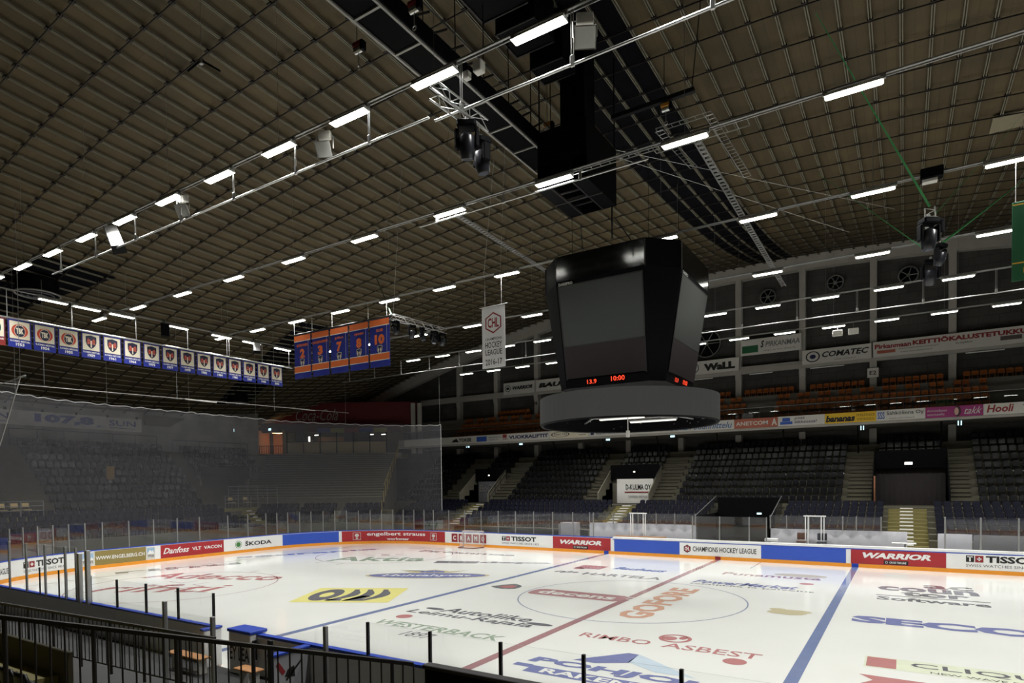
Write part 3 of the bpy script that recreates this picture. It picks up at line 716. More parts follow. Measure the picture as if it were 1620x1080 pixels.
ORD = 'first second third fourth fifth sixth seventh eighth ninth tenth eleventh twelfth thirteenth fourteenth fifteenth sixteenth seventeenth eighteenth nineteenth twentieth'.split()
def ordn(n):
    if n <= 20: return ORD[n-1]
    t, u = divmod(n, 10); T = {2: ('twenty', 'twentieth'), 3: ('thirty', 'thirtieth'), 4: ('forty', 'fortieth')}[min(t, 4)]
    return T[1] if u == 0 else T[0]+'-'+ORD[u-1]
PITCH_S = .48
def seat_row(kind, xa, xb, y, z, block, row, gap=0):
    n = int((xb-xa)/PITCH_S+.01); n = max(n, 0); o = (xb-xa-n*PITCH_S)/2
    for i in range(n):
        if gap and i % gap == gap-1: continue
        SEATS[kind].append((xa+o+PITCH_S*(i+.5), y, z, 0, block, row, i+1))
def seat_row_x(kind, ya, yb, x, z, block, row):
    n = int((yb-ya)/PITCH_S+.01)
    for i in range(n): SEATS[kind].append((x, ya+PITCH_S*(i+.5), z, PI/2, block, row, i+1))

# ------------------------------------------------------------------ far stand
fs_ = thing('concrete_stand', (0, 18, 0), None, None); struct(fs_, 'stepped concrete terraces of the far stand')
def terr(name, par, xa, xb, y0, y1, z, z0=-.06, mt=CONCD): return MB().box(xa, xb, y0, y1, z0, z).build(name, mt, par)
LOWY = [23.1-.9*k for k in range(6)]; LOWZ = [3.3-.29*k-.66 for k in range(6)]
MIDY = [24.6+.78*k for k in range(9)]; MIDZ = [3.65+.535*k-.64 for k in range(9)]
XL, XR = -34.6, 22.
def span(name, par, gaps, y0, y1, z, z0, mt):   # terrace step interrupted by openings
    x = XL
    for a, b in sorted(gaps)+[(XR, XR)]:   # solid stretches between them
        if a > x+.01: terr(name, par, x, a, y0, y1, z, z0, mt)
        x = max(x, b)
TUN = (-2.2, 2.2)
for k, (y, z) in enumerate(zip(LOWY, LOWZ)): span('terrace_step', fs_, [(XL, -31.3), TUN, (8.5, 10.55), (-10.3, -8.4), (-24.6, -22.7)], y-.5, y+.4, z, -.06, CONCD)
span('walkway', fs_, [(TUN[0], TUN[1])], 23.5, 24.12, 2.85, -.06, CONCD)
terr('walkway', fs_, TUN[0], TUN[1], 23.0, 24.12, 2.85, 2.5)
VOM = [(7.6, 11.75, 5), (-12.2, -7.9, 4), (-26.6, -23.4, 4)]
for k, (y, z) in enumerate(zip(MIDY, MIDZ)):
    gaps = [(a, b) for a, b, kk in VOM if k < kk]
    span('terrace_step', fs_, gaps, y-.48, (y+.30) if k < 8 else YW, z, -.06 if not any(k >= kk for a, b, kk in VOM) else -.06, CONCD)
# openings
for a, b, kk in VOM:
    ye = MIDY[kk]-.48
    terr('walkway', fs_, a, b, 24.12, ye, 2.85, -.06)
    zt = MIDZ[kk]; 
    MB().bevbox(a-.02, b+.02, ye-.5, ye-.4, zt-.12, zt+1.0, .01).build('parapet', MATK, fs_)
    MB().box(a, b, ye-.5, ye+.02, zt-.25, zt-.1).build('slab', MATK, fs_)
    for x in (a-.08, b): MB().add([(x, 24.12, 2.85), (x+.08, 24.12, 2.85), (x+.08, ye, 2.85), (x, ye, 2.85), (x, 24.12, 3.8), (x+.08, 24.12, 3.8), (x+.08, ye, zt+.9), (x, ye, zt+.9)], [(3, 2, 1, 0), (4, 5, 6, 7), (0, 1, 5, 4), (1, 2, 6, 5), (2, 3, 7, 6), (3, 0, 4, 7)]).build('side_wall', CONC if x < 0 else MATK, fs_)
# aisle steps (half-height risers laid on the terraces)
AIS = [(6.0, 7.5), (11.85, 12.95), (-7.8, -6.2), (-13.7, -12.3), (-23.3, -21.7), (-28.8, -26.7)]
for a, b in AIS:
    m = MB()
    for k in range(8): m.box(a, b, MIDY[k]+.02, MIDY[k]+.31, MIDZ[k], MIDZ[k]+.24).box(a, b, MIDY[k]-.04, MIDY[k]+.31, MIDZ[k]+.24, MIDZ[k]+.27).box(a, b, MIDY[k]-.54, MIDY[k]-.2, MIDZ[k]+.0, MIDZ[k]+.03)
    m.build('aisle_steps', CONCD, fs_)
for a, b in ((8.5, 10.55), (-10.3, -8.4), (-24.6, -22.7)):   # olive stairs with white treads down to the ice
    m = MB(); n = 11
    for k in range(n): m.box(a, b, 18.2+.5*k, 18.7+.5*k+(.2 if k == n-1 else 0), -.05, .75+.19*(k+.5))
    m.build('stair', OLIVEC, fs_)
    c = (a+b)/2-.05; 
    for k in range(n): MB().bevbox(c-.35, c+.35, 18.22+.5*k, 18.6+.5*k, .76+.19*(k+.5), .83+.19*(k+.5), .01).build('white_tread', STEPW, fs_)
MB().bevbox(TUN[0]+.02, TUN[1]-.02, 22.9, 23.0, 1.5, 3.5, .01).build('tunnel_parapet', MATK, fs_)
for x in TUN: MB().box(x-.05, x+.05, 18.0, 23.0, -.05, 2.4).build('side_wall', MATK, fs_)
MB().box(XL, TUN[0], 18.1, 18.2, -.05, 1.25).build('front_wall', CONC, fs_); MB().box(TUN[1], 8.5, 18.1, 18.2, -.05, 1.25).build('front_wall', CONC, fs_)
# seats
MBL = [(13.1, 17.3, 0, 'block at the right edge'), (7.65, 11.7, 5, 'block over the curtained opening'), (-5.95, 5.9, 0, 'wide block left of the curtained opening'),
       (-12.2, -7.9, 4, 'block over the white banner opening'), (-21.5, -13.8, 0, 'block left of the white banner'), (-26.6, -23.4, 4, 'small block over the left opening'), (-34.4, -28.9, 0, 'block beside the net')]
for a, b, k0, nm in MBL:
    for k in range(k0, 9): seat_row('black', a, b, MIDY[k], MIDZ[k], nm, k-k0+1)
LBL = [(10.7, 17.3, 'right of the olive stairs'), (2.4, 8.4, 'left of the olive stairs'), (-8.3, -2.4, 'left of the dark tunnel'), (-22.5, -10.5, 'below the small opening'), (-31.2, -24.8, 'behind the net corner')]
for a, b, nm in LBL:
    for k in range(6): seat_row('navy', a, b, LOWY[k], LOWZ[k], nm, 6-k)
# balcony
bal = thing('balcony', (0, 27, 8.9), None, None); struct(bal, 'upper balcony with an advert ribbon along its edge')
BX0, BX1 = -36.9, 20.
MB().box(BX0, BX1, 27.05, YW, 8.55, 8.8).build('balcony_slab', mat('soffit', (112, 108, 100), .8), bal)
MB().box(BX0, BX1, 26.95, 27.05, 8.55, 9.45).build('balcony_front', BEAM, bal)
BY = [27.85, 28.65, 29.45, 30.25, 31.0]; BZ = [9.15, 9.75, 10.32, 10.95, 11.6]
for y, z in zip(BY, BZ): MB().box(BX0, BX1, y-.45, (y+.35) if y < 30.9 else YW, 8.8, z).build('balcony_step', MATS['soffit'], bal)
for k in range(-7, 6):
    x = 2.4+4.93*k; MB().bevbox(x-.24, x+.24, YC-.1, YW, 6.9, 8.55, .02).build('balcony_column', BEAM, bal)
    m = MB().tube((x-.8, 27.3, 8.5), (x-.8, 28.3, 6.6), .05, 6); m.build('brace', MATK, bal)
for r, (y, z) in enumerate(zip(BY, BZ)):
    if r == 4:
        for k in range(-6, 3): 
            if k != 0 or True: seat_row('orange', 2.4+4.93*k+.55, 2.4+4.93*(k+1)-.5, y, z, 'upper balcony', 5) if k != -1 else seat_row('orange', -2, 1.9, y, z, 'upper balcony', 5)
    else:
        seat_row('orange', -30.5, -1.3, y, z, 'left half of the balcony', r+1, 0 if r != 3 else 3); seat_row('orange', .6, 14.3, y, z, 'right half of the balcony', r+1, 0 if r != 3 else 3)
pg = thing('parapet_glass', (0, 26.9, 9.45), 'clear glass parapet on the balcony edge reflecting the lamps', 'glass screen')
for i in range(28):
    a = -36+2*i; MB().box(a+.02, a+1.98, 26.98, 27.0, 9.45, 10.25).build('glass_pane', [PARA], pg)
MB().box(-36, 20, 26.97, 27.01, 10.25, 10.28).build('top_rail', GREYM, pg)
# ribbon adverts: each a board of its own on the balcony edge
def ribbon(xa, xb, mt, label, items, frame=None):
    t = thing('advert_board', ((xa+xb)/2, 26.9, 8.8), label, 'advert board', 'adverts on the balcony edge')
    MB().box(xa+.01, xb-.01, 26.88, 26.95, 8.74, 9.45).build('board', mt, t)
    W = xb-xa
    for it in items:
        s, x0, x1, z0, z1, mt2 = it[:6]; bo = it[6] if len(it) > 6 else .02; sh = it[7] if len(it) > 7 else 0
        m = MB(); mp = lambda a, b: (xa+W*a, 26.87, 8.74+.7*b)
        if s == '#': m.rect(x0, x1, z0, z1, mp)
        elif s == 'o': m.disc((x0+x1)/2, (z0+z1)/2, (x1-x0)/2, (z1-z0)/2, mp, 28, inner=.88)
        elif s == '^': m.poly([(x0, z0), (x1, z0), (x0+.7*(x1-x0), z1), (x0+.3*(x1-x0), z0+.7*(z1-z0))], mp)
        else: text(m, s, x0, x1, z0, z1, mp, bo, sh)
        m.build('lettering', mt2, t)
BK = BLACK; GP = mat('grey_print', (110, 110, 112), .6)
ribbon(-36, -30.04, SIGNW, 'blank white board at the left end of the balcony edge', [])
ribbon(-30.04, -26.64, SIGNW, 'white TOKEE board with a black peak, balcony edge', [('^', .12, .4, .25, .75, BK), ('TOKEE', .4, .85, .25, .75, BK, .04)])
ribbon(-26.64, -23.42, SIGNW, 'white board with a pale blue square logo, balcony edge', [('#', .04, .42, .15, .85, BLUEPR), ('RAKENNUS', .5, .95, .55, .75, GP), ('PALVELU OY', .5, .85, .25, .42, GP)])
ribbon(-23.42, -18.22, SIGNW, 'white VUOKRALIFTIT board with a small red corner, balcony edge', [('#', .0, .09, .5, .95, REDCL), ('VUOKRALIFTIT', .14, .96, .25, .75, NAVY, .04), ('ALMA', .0, .11, .25, .45, REDCL)])
ribbon(-18.22, -14.39, BEIGE, 'cream East Oy board with a rounded outline, balcony edge', [('o', .03, .52, .15, .85, BK), ('East Oy', .12, .46, .3, .7, BK, 0), ('RAKENNUS', .6, .95, .6, .8, GP), ('TAMPERE', .75, .95, .25, .42, GP)])
ribbon(-14.39, -11.23, SIGNW, 'white board with two blue text lines, balcony edge', [('#', .08, .18, .2, .8, NAVY), ('HÄMEEN', .24, .5, .55, .85, NAVY), ('VESIJOHTOLIIKE OY', .24, .96, .18, .45, NAVY, .02)])
ribbon(-11.23, -7.02, SIGNW, 'white ABLOY board under the scoreboard ring', [('#', .07, .26, .25, .78, BK), ('ABLOY', .32, .9, .2, .8, BK, .02)])
ribbon(-7.02, 1.29-3.17, SIGNW, 'long white board with big blue italic Pirkan Suunnittelu lettering', [('Pirkan Suunnittelu', .03, .97, .14, .86, mat('steel_blue', (52, 96, 150), .5), .01, .35)])
ribbon(1.29-3.17, 1.29, RUST, 'rust red ANETCOM board, balcony edge', [('ANETCOM', .04, .78, .28, .72, SIGNW, .03), ('A', .86, .98, .15, .9, SIGNW, .03)])
ribbon(1.29, 4.46, SIGNW, 'white board with blue pyramid logo, balcony edge', [('#', .05, .32, .15, .45, BLUEPR), ('#', .1, .27, .47, .85, BLUEPR), ('pitää', .36, .58, .6, .88, NAVY, .01, .2), ('liikkeessä!', .36, .84, .22, .52, NAVY, .01, .2)])
ribbon(4.46, 7.68, YEL, 'yellow bananas board, balcony edge', [('bananas', .02, .6, .12, .8, BK, .05, .2), ('mainos', .63, .97, .55, .9, mat('brown_print', (120, 90, 20)), 0), ('toimisto', .63, .97, .15, .48, MATS['brown_print'], 0)])
ribbon(7.68, 10.55, SIGNW, 'white Sähkölinna Oy board, balcony edge', [('SSS', .03, .18, .15, .85, BLUEPR, .02), ('Sähkölinna Oy', .22, .97, .42, .88, BK, .01), ('www.sahkolinna.fi', .27, .78, .1, .3, GP, 0)])
ribbon(10.55, 13.67, MAG, 'magenta takk board with a portrait, balcony edge', [('takk', .68, .98, .2, .85, SIGNW, 0, .5), ('Ammattilaisen', .03, .38, .55, .78, SIGNW, 0), ('asenteella', .03, .34, .2, .42, SIGNW, 0)])
pt = MB(); mp = lambda a, b: (12.1+.7*a, 26.865, 8.74+.7*b); pt.disc(.3, .5, .28, .5, mp, 20); 
_t = [o for o in bpy.data.objects if o.get('label', '').startswith('magenta takk')][0]
pt.build('portrait_hair', mat('dark_hair_print', (60, 26, 34)), _t); MB().disc(.22, .5, .17, .36, lambda a, b: (12.1+.7*a, 26.86, 8.74+.7*b), 18).build('portrait_face', mat('face_print', (200, 160, 150)), _t)
ribbon(13.67, 18, SIGNW, 'white Hooli board at the right end of the balcony edge', [('Hooli', .04, .36, .2, .9, REDCL, .03, .2), ('Wings & Ribs', .46, .8, .55, .8, BK), ('Koskikatu', .6, .8, .15, .4, BK)])
# big boards on the wall columns
def wallboard(xa, xb, z0, z1, mt, label, items):
    t = thing('advert_board', ((xa+xb)/2, 31.2, z0), label, 'advert board', 'adverts on the wall columns')
    m = MB().bevbox(xa+.03, xb-.03, 31.08, 31.18, z0, z1, .015); m.build('board', mt, t)
    W = xb-xa; H = z1-z0
    for it in items:
        s, x0, x1, a0, a1, mt2 = it[:6]; bo = it[6] if len(it) > 6 else .02; sh = it[7] if len(it) > 7 else 0
        m = MB(); mp = lambda a, b: (xa+W*a, 31.07, z0+H*b)
        if s == '#': m.rect(x0, x1, a0, a1, mp)
        elif s == 'o': m.disc((x0+x1)/2, (a0+a1)/2, (x1-x0)/2, (a1-a0)/2, mp, 32, inner=.82)
        elif s == '*': m.disc((x0+x1)/2, (a0+a1)/2, (x1-x0)/2, (a1-a0)/2, mp, 32)
        else: text(m, s, x0, x1, a0, a1, mp, bo, sh)
        m.build('lettering', mt2, t)
wallboard(2.4, 7.25, 13.86, 14.98, SIGNW, 'white COMATEC board with a black eye emblem on the wall', [('o', .06, .27, .12, .88, BK), ('*', .12, .21, .35, .65, NAVY), ('COMATEC', .3, .96, .38, .78, BK, .03, .25), ('www.comatec.fi', .48, .78, .12, .24, GP, 0)])
wallboard(7.3, 17.1, 13.86, 15.02, SIGNW, 'long white kitchen shop board with dark red lettering', [('Pirkanmaan', .015, .25, .52, .82, REDCL, .04), ('KEITTIÖKALUSTETUKKU', .26, .93, .55, .9, REDCL, .05), ('#', .03, .15, .22, .42, RUST), ('www.keittiokalustetukut.fi', .17, .42, .36, .47, GP, 0), ('www.vinoutlokerot.fi', .18, .38, .15, .27, GP, 0), ('YLÖJÄRVI', .52, .62, .3, .45, BK, .01), ('#', .78, .9, .25, .5, mat('print_grey', (90, 80, 76)))])
wallboard(-6.6, -2.4, 13.95, 15.08, SIGNW, 'white WaLL board right of the scoreboard', [('o', .03, .2, .15, .85, BK), ('WaLL', .3, .92, .2, .75, BK, .07)])
wallboard(-2.3, 2.4, 15.1, 16.4, SIGNW, 'white PIRKANMAA board with a dark green corner', [('#', .03, .3, .15, .6, GREENCL), ('S', .34, .4, .4, .85, BK, .04, .3), ('PIRKANMAA', .42, .97, .42, .75, GP, .02, .15), ('leipä ja konditoria', .4, .9, .12, .26, GP, 0)])
wallboard(-22.15, -17.4, 13.9, 15.05, SIGNW, 'white BAUER board left of the scoreboard', [('BAUER', .08, .9, .3, .7, BK, .06, .2)])
wallboard(-26.0, -22.2, 13.88, 15.08, SIGNW, 'white warrior board with a round emblem, leftmost on the wall', [('o', .06, .24, .22, .8, BK), ('*', .1, .2, .4, .62, BK), ('WARRIOR', .3, .93, .36, .68, BK, .06, .3)])
MB().bevbox(6.95, 7.7, 31.15, 31.2, 12.4, 13.1, .01).build('section_sign', SIGNW, bal); text(MB(), 'E2', 7.1, 7.55, 12.6, 12.9, pl_y(31.14), .02).build('section_lettering', BLACK, bal)
text(MB(), 'E4', -22.45, -22.0, 12.6, 12.9, pl_y(31.14), .02).build('section_lettering', BLACK, bal)
# wall fans
def fan(loc, R, label, blades=6):
    t = proto('wall_fan', label, 'fan', 'fans on the far wall')
    m = MB().torus((0, -.12, 0), R, .05, 'y', 36, 6); m.build('fan_ring', GREYM, t)
    m = MB()
    for i in range(blades):
        a = 2*PI*i/blades; m.tube((0, -.12, 0), (math.cos(a)*R, -.12, math.sin(a)*R), .03, 5)
    m.build('guard_spokes', GREYM, t)
    m = MB()
    for i in range(5):
        a = 2*PI*i/5+.3; c, s = math.cos(a), math.sin(a)
        m.add([(c*.1, -.02, s*.1), (c*.8*R-s*.16, -.08, s*.8*R+c*.16), (c*.85*R+s*.16, .04, s*.85*R-c*.16)], [(0, 1, 2)])
    m.build('fan_blades', MATK, t)
    MB().tube((0, -.14, 0), (0, .1, 0), .12, 12).build('hub', GREYM, t)
    MB().tube((0, 0, 0), (0, .25, 0), R*.98, 28).build('fan_housing', MATK, t)
    return moved(t, loc)
fan((-.21, 31.65, 19.82), .58, 'round wall fan with spokes, second from the scoreboard')
fan((4.74, 31.65, 20.08), .56, 'round wall fan over the COMATEC board'); fan((9.57, 31.65, 19.77), .62, 'round wall fan behind the hanging moving lights', 5)
fan((-5.2, 31.65, 16.6), 1.15, 'largest round wall fan just right of the scoreboard'); fan((-21.35, 31.65, 21.0), .6, 'round wall fan left of the scoreboard high up')
# things at the openings
def sheet(name, xa, xb, y, z0, z1, mt, label, cat, fold=.05, n=24):
    m = MB(); vs = []
    for i in range(n+1):
        u = i/n; yy = y+fold*math.sin(u*n*1.3)
        vs += [(xa+(xb-xa)*u, yy, z0), (xa+(xb-xa)*u, yy, z1), (xa+(xb-xa)*u, yy+.02, z0), (xa+(xb-xa)*u, yy+.02, z1)]
    f = []
    for i in range(n): k = 4*i; f += [(k, k+4, k+5, k+1), (k+2, k+3, k+7, k+6), (k+1, k+5, k+7, k+3)]
    m.add(vs, f); return tag(m.build(name, mt, None, True), label, cat)
sheet('curtain', 7.65, 11.7, 27.9, 2.86, 5.45, CURT, 'dark brown curtain closing the wide opening at right', 'curtain', .02, 60)
MB().bevbox(7.62, 7.72, 24.6, 24.7, 2.86, 4.9, .01).build('door_post', mat('wood_post', (150, 100, 70)), fs_)
MB().box(-12.15, -7.95, 27.0, 27.08, 2.86, 5.2).build('opening_wall', CONC, fs_)
bnr = sheet('banner', -11.4, -8.2, 26.2, 2.9, 4.95, SIGNW, 'white D-KULMA OY banner hanging in an opening of the far stand', 'banner', .01, 8)
text(MB(), 'D-KULMA OY', -10.6, -8.4, 4.05, 4.5, pl_y(26.16), .01).build('lettering', BLACK, bnr)
MB().rect(-10.7, -8.4, 3.8, 3.88, pl_y(26.16)).build('lettering', REDCL, bnr); text(MB(), 'TAMPEREEN YRITYSLIIKE', -10.4, -8.6, 3.35, 3.55, pl_y(26.16), 0).build('lettering', GP, bnr)
bnr = sheet('banner', -26.0, -23.8, 26.4, 2.9, 4.9, mat('grey_net_cloth', (92, 92, 96), .8), 'grey banner with faint scribbled lettering in the leftmost opening', 'banner', .02, 12)
text(MB(), 'BoCa', -25.8, -24.0, 3.9, 4.6, pl_y(26.35), 0).build('lettering', GREYP, bnr)
def handrail(xa, za, ya, xb, zb, yb, label, h=.95, par=None):
    t = thing('handrail', (xa, ya, za), label, 'handrail', 'stair handrails of the far stand'); m = MB()
    m.tube((xa, ya, za+h), (xb, yb, zb+h), .025, 6); m.tube((xa, ya, za+h*.5), (xb, yb, zb+h*.5), .018, 6); m.build('rail', BLACKM, t)
    n = max(2, int(abs(yb-ya)/1.0)+1)
    for i in range(n+1):
        u = i/n; MB().tube((xa+(xb-xa)*u, ya+(yb-ya)*u, za+(zb-za)*u), (xa+(xb-xa)*u, ya+(yb-ya)*u, za+(zb-za)*u+h), .02, 6).build('rail_post', BLACKM, t)
for x, kk, lb in ((7.55, 5, 'left of the curtained opening'), (11.8, 5, 'right of the curtained opening'), (-12.3, 4, 'left of the white banner'), (-7.85, 4, 'right of the white banner'), (-26.7, 4, 'left of the scribbled banner'), (-23.3, 4, 'right of the scribbled banner')):
    handrail(x, 2.9, 24.3, x, MIDZ[kk], MIDY[kk]-.5, 'thin black stair handrail '+lb)
def lampbox(name, loc, w, h, mt, label, cat, group, ax='y', d=.06):
    m = MB(); x, y, z = loc
    if ax == 'y': m.bevbox(x-w/2, x+w/2, y, y+d, z-h/2, z+h/2, .01); q = MB().rect(x-w/2+.02, x+w/2-.02, z-h/2+.02, z+h/2-.02, lambda a, b: (a, y-.004, b))
    else: m.bevbox(x-d, x, y-w/2, y+w/2, z-h/2, z+h/2, .01); q = MB().rect(y-w/2+.02, y+w/2-.02, z-h/2+.02, z+h/2-.02, lambda a, b: (x+.004, a, b))
    t = thing(name, (x, y, z-h/2), label, cat, group); m.build('housing', MATK, t); q.build('lit_face', mt, t)
for x, lb in ((-28.1, 'leftmost'), (-21.8, 'second from left'), (-12.8, 'third from left'), (-7.0, 'fourth from left')):
    lampbox('exit_sign', (x, 27.6, 8.45), .42, .2, SIGNLIT, 'small pale lit exit sign under the balcony, '+lb, 'exit sign', 'exit signs under the balcony')
for x, lb in ((6.82, 'left'), (12.48, 'right')):
    t = thing('wall_lamp', (x, 27.4, 8.3), 'pair of small tubes under the balcony, %s of the two' % lb, 'lamp'); MB().box(x-.12, x-.06, 27.4, 27.46, 8.2, 8.5).box(x+.04, x+.1, 27.4, 27.46, 8.2, 8.5).build('tubes', SIGNLIT, t)
lampbox('exit_sign', (9.6, 27.4, 5.75), .5, .2, SMALLLIT, 'bright lit sign over the dark curtain', 'exit sign', 'signs in the openings')
lampbox('exit_sign', (-10.0, 26.6, 5.55), .2, .14, SMALLLIT, 'small white lamp over the white banner', 'lamp', 'signs in the openings')
lampbox('exit_sign', (-24.9, 26.6, 5.5), .2, .14, SMALLLIT, 'small white lamp over the scribbled banner', 'lamp', 'signs in the openings')
lampbox('exit_sign', (.7, 22.85, 2.35), .36, .16, SIGNLIT, 'small lit exit sign over the players tunnel', 'exit sign', 'signs in the openings')

CM = Matrix(((.8465686, -.5322), (.5322, .8465686)))
def cw(X, D): return (9.354+.846*X-.5328*D, -23.613+.5328*X+.846*D)
def cbox(X0_, X1_, D0, D1, z0, z1, name, mt, par):
    a, b, c, d = cw(X0_, D0), cw(X1_, D0), cw(X1_, D1), cw(X0_, D1)
    return MB().add([(*p, z) for z in (z0, z1) for p in (a, b, c, d)], [(3, 2, 1, 0), (4, 5, 6, 7), (0, 1, 5, 4), (1, 2, 6, 5), (2, 3, 7, 6), (3, 0, 4, 7)]).build(name, mt, par)
# ------------------------------------------------------------------ end stand (left)
es = thing('concrete_stand', (-36, 0, 0), None, None); struct(es, 'stepped concrete terraces of the end stand')
EX = [-39.5-.72*k for k in range(9)]; EZ = [3.75+.585*k-.64 for k in range(9)]
LX = [-38.2+.9*k for k in range(5)]; LZ = [3.3-.29*k-.66 for k in range(5)]
EY0, EY1 = -24., 15.
for x, z in zip(LX, LZ): MB().box(x-.4, x+.5, EY0, 13.5, -.06, z).build('terrace_step', CONCD, es)
MB().box(-39.1, -38.55, EY0, EY1, -.06, 2.95).build('walkway', CONCD, es)
EV = [(7.4, 12.0, 4), (-13., -7.2, 4)]
for k, (x, z) in enumerate(zip(EX, EZ)):
    y = EY0
    for a, b, kk in sorted(EV)+[(EY1+(1.2 if k > 3 else 0), EY1, 99)]:
        if k < kk:
            if a > y: MB().box((x-.30) if k < 8 else -46.2, x+.44, y, a, -.06, z).build('terrace_step', CONCD, es)
            y = b
    if any(k >= kk for _, _, kk in EV):
        for a, b, kk in EV:
            if k >= kk: MB().box((x-.30) if k < 8 else -46.2, x+.44, a, b, 0 if False else z-.7, z).build('terrace_step', CONCD, es)
for a, b, kk in EV:
    xe = EX[kk]+.44; MB().box(xe, -39.1, a, b, -.06, 2.85).build('walkway', CONCD, es)
    MB().box(xe-2.2, xe, a, b, 2.6, 2.85).build('walkway', CONCD, es)
    MB().bevbox(xe+.3, xe+.4, a, b, EZ[kk]-.05, EZ[kk]+1.0, .01).build('parapet', MATK, es)
    MB().box(xe-2.3, xe-2.2, a, b, 2.6, EZ[kk]).build('back_wall', MATK, es)
    for y in (a, b): MB().box(xe-2.2, xe+.3, y-.04, y+.04, 2.85, EZ[kk]+.2).build('side_wall', CONC if a > 0 else CONCD, es)
for k in range(4):
    D = 52.0-.45*k; X = -21.9+.55*k*.8; cbox(X-.6, X+.5, D-.2, D+.25, -.06, 2.62-.24*k, 'stair', OLIVEC, es); cbox(X-.17, X+.17, D-.22, D+.0, 2.63-.24*k, 2.7-.24*k, 'white_tread', STEPW, es)
m = MB()
for k in range(8): m.box(EX[k]-.29, EX[k]+.02, 6.5, 7.3, EZ[k], EZ[k]+.3).box(EX[k]-.29, EX[k]+.02, -6.8, -4.6, EZ[k], EZ[k]+.3).box(EX[k]-.29, EX[k]+.02, 12.3, 14.2, EZ[k], EZ[k]+.3)
m.build('aisle_steps', CONCD, es)
for k in range(9): seat_row_x('black', -4.4, 6.4, EX[k], EZ[k], 'end stand block behind the net', k+1)
for k in range(5, 9): seat_row_x('black', 7.6, 14.4, EX[k], EZ[k], 'end stand block over the opening', k-4)
for k in range(5): seat_row_x('navy', -13, 6.8, LX[k], LZ[k], 'end stand front block', 5-k)
for k in range(2, 5): seat_row_x('navy', 7.0, 11.5, LX[k], LZ[k]-.45, 'end stand front block under the platform', 5-k)
MB().box(-39.4, -37.9, 7.1, 12.2, 2.3, 2.9).build('platform', OLIVEC, es)
for a, b in ((7.2, 12.0), (-13, -5.6)):
    t = thing('guard_rail', (-37.95, (a+b)/2, 2.9), 'grey guard rail of the end stand platform '+('at the opening' if a > 0 else 'at the far left'), 'railing'); m = MB()
    for z in (3.3, 3.6, 3.9): m.tube((-37.95, a, z), (-37.95, b, z), .02, 5)
    m.build('rail', GREYM, t)
    n = int((b-a)/1.1)
    for i in range(n+1): MB().tube((-37.95, a+(b-a)*i/n, 2.88), (-37.95, a+(b-a)*i/n, 3.92), .022, 5).build('rail_post', GREYM, t)
def folding_chair(loc, rz, label, mt=mat('chair_tan', (222, 196, 140), .5), grp='tan chairs on the end stand platforms'):
    t = proto('folding_chair', label, 'chair', grp)
    MB().bevbox(-.21, .21, -.2, .2, .43, .47, .012).build('seat', mt, t)
    m = MB()
    for i in range(6):
        u0, u1 = -1+i/3, -1+(i+1)/3; y0_, y1_ = .2-.04*(u0*u0-1)*-1, .2-.04*(u1*u1-1)*-1
        m.add([(u0*.21, y0_+.03, .62), (u1*.21, y1_+.03, .62), (u1*.21, y1_+.06, .88), (u0*.21, y0_+.06, .88), (u0*.21, y0_+.05, .62), (u1*.21, y1_+.05, .62), (u1*.21, y1_+.08, .88), (u0*.21, y0_+.08, .88)], [(0, 1, 2, 3), (7, 6, 5, 4), (3, 2, 6, 7), (4, 5, 1, 0)])
    m.build('backrest', mt, t)
    for sx in (-.19, .19):
        MB().tube((sx, -.19, 0), (sx, -.17, .44), .012, 6).build('leg', GREYM, t); MB().tube((sx, .2, 0), (sx, .24, .86), .012, 6).build('leg', GREYM, t)
    return moved(t, loc, rz)
for i, y in enumerate((8.2, 9.6, 11.0)): folding_chair((-38.5, y, 2.9), PI/2, 'tan chair on the platform under the end opening, %s from the left' % ORD[i])
for i, y in enumerate((-7.6, -6.9, -6.3)): folding_chair((-38.5, y, 2.9), PI/2, 'tan chair at the left edge of the picture behind the net, %s from the left' % ORD[i])
MB().box(-39.6, -38.0, -13, -5.8, 2.3, 2.88).build('platform', OLIVEC, es)
tag(MB().bevbox(-41.6, -41.5, -.1, .45, 5.35, 6.35, .03).build('equipment_box', mat('amber_box', (150, 116, 50)), None), 'small amber box hanging among the seats of the end stand', 'box')
# writing on the grey wall
bn_ = tag(MB().bevbox(-46.16, -46.12, -9.6, 4.9, 9.45, 10.55, .01).build('wall_banner', mat('pale_banner', (176, 174, 170), .7)), 'long pale banner reading SUN 107,8 SUN on the grey end wall', 'banner')
mp = pl_x(-46.11)
SUNB = mat('sun_blue', (62, 72, 130), .6)
text(MB(), '107,8', -2.9, 1.2, 9.65, 10.4, mp, .06).build('lettering', SUNB, bn_); text(MB(), 'MHz', 1.4, 2.0, 9.65, 9.78, mp, .01).build('lettering', SUNB, bn_)
for a in (-6.6, 2.3):
    m = text(MB(), 'SUN', a, a+2.1, 9.85, 10.3, mp, .01); m.rect(a, a+2.1, 9.66, 9.7, mp); m.build('lettering', SUNB, bn_)
m = MB()
for i in range(7): m.bevbox(-46.16, -46.0, -9.4+2.3*i, -9.25+2.3*i, 10.5, 10.7, .01)
m.build('fixing', MATK, bn_)
MB().add([(-46.1, 4.9, 10.9), (-46.1, 5.1, 10.1), (-46.1, 7.2, 10.1), (-46.1, 8.6, 10.9), (-45.8, 4.9, 10.9), (-45.8, 5.1, 10.1), (-45.8, 7.2, 10.1), (-45.8, 8.6, 10.9)], [(0, 1, 2, 3), (7, 6, 5, 4), (0, 4, 5, 1), (1, 5, 6, 2), (2, 6, 7, 3)]).build('duct', CONCD, wl)
